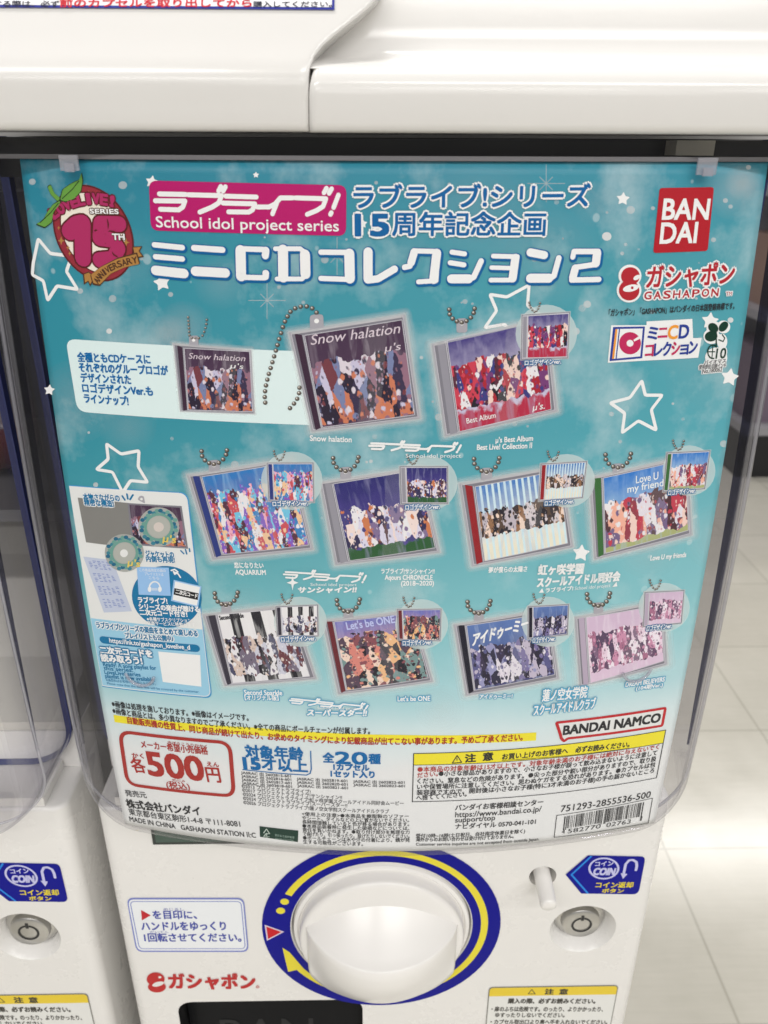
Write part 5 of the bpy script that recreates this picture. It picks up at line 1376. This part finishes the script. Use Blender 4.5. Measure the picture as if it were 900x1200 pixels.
p.poly([(204.6, 688.6), (233, 694.8), (231.8, 702.6), (203.6, 696.2)], ink((34, 34, 38)), 7)
p.text("二次元コード", (206, 694.8), (231.4, 700.6), 5, WI, 8, bold=.3)
for s_, a, b, h, bd in (("ラブライブ!", (162.8, 705.6), (196.7, 707.2), 6.6, .5), ("シリーズの楽曲が聴ける", (163.5, 713), (234, 716.8), 6.4, .5), ("二次元コード付き!", (164.5, 720), (220, 722.4), 6.4, .5), ("※各種サブスクリプション", (172.9, 727), (224.7, 729), 4.4, .15), ("音楽サービスに移動します", (173.3, 731.6), (229.3, 733.8), 4.2, .15)):
    p.text(s_, a, b, h, WI, 8, bold=bd)
p.build("open_case_picture", poster, "grey opened case with two patterned discs and a blue badge")
p = Print(Sheet)
p.text("ラブライブ!シリーズの楽曲をまとめて楽しめる", (113.8, 735.2), (231.7, 745.4), 6.6, TEAL, 6, bold=.45, line=WI, lw=1.5); p.text("プレイリストも公開中♪", (147.7, 747), (203.7, 751), 6, TEAL, 8, bold=.45, line=WI, lw=1.5)
p.stroke([(121.5, 749.5), (229.5, 759.3)], 8.4, TEAL, 5); p.text("https://lnk.to/gashapon_lovelive_d", (129, 752.4), (223, 760.8), 5.4, WI, 6, bold=.25)
p.text("二次元コードを", (118.5, 765.2), (179, 769.8), 8, WI, 7, bold=.8, line=TEAL, lw=1.8); p.text("読み取ろう!", (119.7, 774), (167.5, 777.8), 8, WI, 9, bold=.8, line=TEAL, lw=1.8)
for j, s_ in enumerate(("Ready! A song playlist for", "this series.", "LoveLive! series", "playlist is now available.")):
    L = (62, 34, 42, 58)[j]; p.text(s_, (121.5 + j * .8, 780 + j * 4.6), (121.5 + j * .8 + L, 780 + j * 4.6 + L * .075), 4.6, TEAL, 6, bold=.2)
p.text("※通信料はお客様のご負担となります。", (125, 798), (183, 802.6), 3.2, TEAL, 6); p.text("Please note that the data fees will be covered by the customer.", (126, 801.4), (234, 811.6), 2.6, TEAL, 6)
p.poly([(185.5, 763), (234.6, 767.3), (236.2, 804.2), (190.9, 798.6)], WI, 5)
p.build("playlist_notice", poster)

# --- foot of the poster
p = Print(Sheet)
p.text("※画像は処理を施しております。※画像はイメージです。", (131.8, 828), (291.5, 844.6), 7, TXT, 4, bold=.25)
p.text("※画像と商品とは、多少異なりますのでご了承ください。※全ての商品にボールチェーンが付属します。", (132.6, 836), (433.5, 860), 7, TXT, 4, bold=.25)
p.build("picture_notes", poster)
p = Print(Sheet)
p.poly([(133, 837.5), (300, 852.5), (470, 861), (560, 861), (628.5, 858), (628, 867.5), (560, 870.5), (470, 870.3), (300, 861.5), (134.5, 846)], YLW, 3)
p.text("自動販売機の性質上、同じ商品が続けて出たり、お求めのタイミングにより記載商品が出てこない事があります。予めご了承ください。", (150, 847.2), (612, 867.2), 7.6, RED, 5, bold=.4)
p.build("yellow_notice_strip", poster)
p = Print(Sheet)
p.stroke(round_pts([(140.3, 857), (269.3, 870.4), (274.3, 933), (149.6, 919)], 13, 6), 4.0, RED, 4, closed=True)
for s_, a, b, h, bd in (("メーカー希望小売価格", (166, 876), (244, 884), 8.4, .35), ("きぼうこうりかかく", (197, 871.6), (243, 876.4), 3.6, .1), ("かく", (155.6, 887.6), (169, 888.6), 5.4, .3), ("各", (157, 904.6), (172.6, 905.4), 15.5, .6),
                        ("500", (175.5, 907.5), (240, 914.5), 27, 2.0), ("円", (243.6, 915.6), (259.4, 916.6), 17, .7), ("えん", (243, 897.6), (257, 898.6), 5.4, .3), ("(税込)", (196, 923.2), (223, 925.6), 8, .3), ("ぜいこみ", (202, 914.9), (217, 916.4), 2.6, .1)):
    p.text(s_, a, b, h, RED, 4, bold=bd)
p.build("price_panel", poster, "red rounded frame with large red numerals")
p = Print(Sheet)
for s_, a, b, h, bd, mt in (("発売元", (148, 932.4), (172.4, 935), 6.6, .25, GRY), ("株式会社バンダイ", (149.6, 946), (235.6, 955.4), 9.2, .5, TXT), ("東京都台東区駒形1-4-8 〒111-8081", (152, 954.6), (282, 969), 7.2, .1, TXT), ("MADE IN CHINA   GASHAPON STATION Ⅱ:C", (152.5, 962), (300, 981.4), 5.4, .15, TXT)):
    p.text(s_, a, b, h, mt, 4, bold=bd)
p.poly([(304.2, 967.8), (349.6, 973), (349.2, 986.4), (304.7, 980.2)], ink((24, 60, 50)), 4)
p.stroke([(309, 975.6), (312.4, 971), (316, 976.4), (311.4, 976.6), (310, 979)], .9, ink((190, 205, 196)), 5); p.stroke([(312.6, 976), (312.6, 979.4)], .8, ink((190, 205, 196)), 5)
p.text("FSC", (309, 981), (316, 982), 2.4, ink((190, 205, 196)), 5); p.text("責任ある森林管理", (322, 979.4), (345, 982.4), 2.6, ink((150, 175, 164)), 5); p.text("FSC® C012700", (323, 983.2), (344, 985.8), 2.0, ink((150, 175, 164)), 5)
p.build("maker_address", poster)
p = Print(Sheet)
for s_, a, b, h, bd in (("対象年齢", (288.3, 887), (355.6, 890.4), 14, 1.0), ("15", (286.5, 900.2), (305, 901.4), 13, 1.9), ("才以上", (307.5, 901.4), (360.5, 904.8), 14, 1.0), ("全", (378.8, 893), (391.5, 893.4), 11, .9), ("20", (393.5, 894.4), (430, 895.2), 14, 1.3), ("種", (432, 894.4), (445.5, 894.8), 11, .9), ("1カプセル", (391, 902), (432.6, 903.2), 7.4, .7), ("1セット入り", (387.8, 910), (438.7, 911.4), 7.8, .7)):
    p.text(s_, a, b, h, BLU, 4, bold=bd)
p.stroke([(284.7, 901.6), (340, 906.8), (359, 908), (363.4, 906), (364.8, 901), (364, 880)], 1.2, BLU, 4)
p.build("age_and_set_lettering", poster, "blue lettering")
p = Print(Sheet)
num = 2602815
for col_, (x, y, x2, y2, n) in enumerate(((282.7, 906.8, 341, 911, 4), (347.8, 914, 407, 916.6, 3), (413.8, 917, 474, 918.4, 2))):
    for k in range(n):
        p.text("JASRAC 出 %d-601" % num, (x + k * .4, y + k * 4.1), (x2 + k * .4, y2 + k * 4.1), 3.7, GRY, 4, bold=.15); num += 1
for s_, a, b in (("©2013 プロジェクトラブライブ!", (283.4, 923), (364, 930)), ("©2017 プロジェクトラブライブ!サンシャイン!!", (284, 927.6), (400.8, 936.6)), ("©2024 プロジェクトラブライブ!虹ヶ咲学園スクールアイドル同好会ムービー", (284.7, 932.4), (473, 943.4)), ("©2024 プロジェクトラブライブ!スーパースター!!", (285, 937.2), (407, 946)), ("©2026 プロジェクトラブライブ!蓮ノ空女学院スクールアイドルクラブ", (285.4, 942), (455.8, 953))):
    p.text(s_, a, b, 4.6, GRY, 4, bold=.1)
for k, s_ in enumerate(("<使用上の注意>●本商品を樹脂製のソファー", "やシート、タイルなどの上に置かないでください。", "長時間接触していると色が移る場合があります。", "●本商品装着時に発生した破損などについては、", "責任を負いかねます。●取り付け部分を無理な力", "で曲げたり、引っ張ったり、投げたりしないでください。", "●ボールチェーンは水や汗の付着により、錆が発", "生する可能性がございます。")):
    L = 125 if k < 7 else 70
    p.text(s_, (354 + k * .2, 955.6 + k * 4.65), (354 + k * .2 + L, 958.4 + k * 4.65), 4.5, TXT, 4, bold=.1)
p.build("small_print", poster)
p = Print(Sheet)
fr = [(484.8, 882.8), (780, 855.2), (769.2, 911.2), (483.2, 939.2)]
p.poly([(484.8, 882.8), (780, 855.2), (777, 870.4), (484.6, 896.2)], YLW, 3)
p.stroke(fr, .9, TXT, 4, closed=True); p.stroke([(484.6, 896.2), (777, 870.4)], .8, TXT, 4, cap=False)
p.stroke([(530, 894), (535.6, 885), (541, 893)], 1.1, TXT, 4, closed=True); p.stroke([(535.5, 888), (535.5, 890.6)], 1.0, TXT, 4.4)
for s_, a, b, h, bd in (("注  意", (545, 893), (577.5, 890.2), 9, .7), ("お買い上げのお客様へ", (588.3, 889.8), (665, 882.6), 6.6, .35), ("必ずお読みください。", (674, 881.6), (737, 875), 6.6, .35)):
    p.text(s_, a, b, h, TXT, 5, bold=bd)
p.stroke([(588, 890.8), (737, 876.4)], .6, TXT, 5, cap=False)
WR = ink((176, 60, 56))
L_ = (("●本商品の対象年齢は15才以上です。対象年齢未満のお子様には絶対に与えないでく", (489.3, 904.4), (771.7, 877.6)), ("●小さな部品がありますので、小さなお子様が誤って飲み込まないように注意して", (514, 909.4), (769.3, 884.6)),
      ("ください。窒息などの危険があります。●尖った部分や鋭い部分がありますので、取り扱", (489, 918), (768.3, 891.6)), ("いや保管場所に注意してください。思わぬケガをする恐れがあります。●カプセルは包", (488.7, 924.8), (767.3, 898.4)),
      ("装容器ですので、開封後は小さなお子様(特に3才未満のお子様)の手の届かないところ", (488.3, 931.4), (766, 905.2)), ("へ捨ててください。", (488, 937.8), (546.7, 933)))
for k, (s_, a, b) in enumerate(L_): p.text(s_, a, b, 6.0, WR if k == 0 else TXT, 4, bold=.2)
p.text("ださい。", (489.3, 911.4), (513, 909.2), 6.0, WR, 4, bold=.2)
p.build("caution_panel", poster, "black framed caution panel with a yellow heading")
p = Print(Sheet)
for s_, a, b, h, bd in (("バンダイお客様相談センター", (533.3, 949.6), (636, 942.6), 6.6, .25), ("https://www.bandai.co.jp/", (533.3, 957.4), (634, 950.4), 6.4, .15), ("support/top", (533.3, 963.6), (580, 960.6), 6.0, .15), ("ナビダイヤル 0570-041-101", (533.3, 971.4), (627.3, 965.4), 6.2, .2), ("受付10時~16時(土日祝日、自社指定休業日を除く)", (487.3, 981.4), (615, 975.8), 4.6, .15), ("海外からのお問い合わせは受け付けておりません。", (487.3, 985.8), (601.7, 981.8), 4.6, .15), ("Customer service inquiries are not accepted from outside Japan.", (487.3, 990.6), (631.7, 984.4), 3.4, .1)):
    p.text(s_, a, b, h, TXT, 4, bold=bd)
p.build("contact_lines", poster)
p = Print(Sheet)
p.text("751293-2855536-500", (656.7, 951.4), (761.7, 934), 7.6, TXT, 4, bold=.15)
fr = [(652.3, 955.3), (764.6, 935), (759.6, 964), (649.3, 981)]
p.stroke(fr, .7, TXT, 4, closed=True)
rb = random.Random(9)
t = 0.0
while t < 1.0:
    wv = rb.choice((.006, .006, .010, .015)); gap = rb.choice((.006, .008, .013, .017))
    if abs(t - .5) > .012:
        tp = (661.5, 956.5), (754.8, 939.7); bt = (659.6, 972.6), (751.6, 958.4)
        ext = 1.0 if (t < .03 or t > .96 or .46 < t < .54) else 0.9
        a, b, c_, d = lerp(*tp, t), lerp(*tp, min(1, t + wv)), lerp(*bt, min(1, t + wv)), lerp(*bt, t)
        p.poly([a, b, lerp(b, c_, ext), lerp(a, d, ext)], TXT, 4)
    t += wv + gap
p.text("4", (658, 977), (661.8, 976.4), 5, TXT, 5); p.text("582770", (665, 976.2), (703.5, 970), 5, TXT, 5); p.text("02763", (710, 969), (738.5, 964.5), 5, TXT, 5); p.text("1", (749.5, 961.6), (751.4, 961.3), 5, TXT, 5)
p.build("barcode", poster)
p = Print(Sheet)
q = [(652, 846.6), (779.6, 829.4), (775.8, 850), (665, 865), (661, 868.4), (657.5, 864.8), (656.5, 860)]
p.poly(round_pts(q, 1.5, 2), WP, 3.4); p.stroke(round_pts(q, 1.5, 2), 3.0, ink((190, 40, 48)), 4, closed=True)
p.text("BANDAI NAMCO", (659.6, 860.6), (772.6, 845.4), 10.6, TXT, 5, bold=1.0)
p.build("speech_bubble_logo", poster, "red outlined speech bubble with black capitals")

# ------------------------------------------------------------------ clear tabs that hold the poster, and moulded thumb marks
TABM = clear("clear_tab", (0.80, 0.79, 0.84), (0.4, 0.4, 0.5), 0.08, haze=0.22)
for (xa, xb, yb) in ((77, 97, 201), (811, 832, 206)):
    a, b = on_sheet(xa, yb), on_sheet(xb, yb)
    cx = (a[0] + b[0]) / 2; yy = sheetY(cx, a[1]) - 0.0036
    bm = bmesh.new()
    box(bm, a[0], b[0], yy - 0.0012, yy, a[1] + 0.0004, -0.0035)
    box(bm, a[0] + (b[0] - a[0]) * .28, b[0] - (b[0] - a[0]) * .2, yy - 0.0024, yy - 0.0013, a[1], a[1] + 0.0030)
    tb = bm_obj("poster_clip", bm, TABM, None, bevel=0.0004, seg=2)
    me = tb.data
    tb.parent = machine
    tb.data.transform(Matrix.Translation((0, 0, 0)))
    tb.location = (0, 0, 0)
    tb.data.transform(Matrix.Translation(-org(machine) - Vector((0, 0, EYE))))
for (x, y) in ((165, 786), (745, 781)):
    c_ = on_sheet(x, y)
    v, f = [], []
    for k in range(15):
        a = R(190 + 160 * k / 14)
        px_, pz_ = c_[0] + 0.0072 * math.cos(a), c_[1] + 0.0005 + 0.0072 * math.sin(a)
        for j in range(6):
            b = R(60 * j); v.append(Vector((px_ + 0.0008 * math.cos(a) * math.cos(b), sheetY(px_, pz_) - 0.0026 - 0.0008 * math.sin(b), pz_ + 0.0008 * math.sin(a) * math.cos(b))))
    for k in range(14):
        for j in range(6): f.append((6 * k + j, 6 * k + (j + 1) % 6, 6 * k + 6 + (j + 1) % 6, 6 * k + 6 + j))
    mesh_obj("thumb_mark", v, f, TABM, machine, smooth=True)

# ------------------------------------------------------------------ toy capsules that show beside the poster
def capsule(c_, r, col, label, group=None):
    t = thing("toy_capsule", label, "capsule", (c_[0], c_[1], c_[2] - r), group)
    for nm, z0, z1, mt in (("lower_shell", -1, -.04, plastic("capsule_%d_%d" % (int(col[0] * 99), int(col[2] * 99)), col, 0.2)), ("upper_shell", -.03, 1, clear("capsule_clear", (.8, .8, .84), (.5, .5, .55), .06, haze=.25))):
        bm = bmesh.new(); n = 32; rings = []
        for k in range(13):
            s = z0 + (z1 - z0) * k / 12; ph = math.asin(max(-1, min(1, s)))
            rr = r * math.cos(ph) * (1.0 if nm == "lower_shell" else .985); rings.append([bm.verts.new((c_[0] + max(rr, 1e-4) * math.cos(2 * math.pi * i / n), c_[1] + max(rr, 1e-4) * math.sin(2 * math.pi * i / n), c_[2] + r * s)) for i in range(n)])
        for a, b in zip(rings, rings[1:]):
            for i in range(n): bm.faces.new((a[i], a[(i + 1) % n], b[(i + 1) % n], b[i]))
        bm_obj(nm, bm, mt, t, smooth=True)

capsule((-0.228, 0.455, -0.180 + 0.036), 0.036, (0.16, 0.035, 0.03), "dark red toy capsule inside the bin of the machine at the left edge")
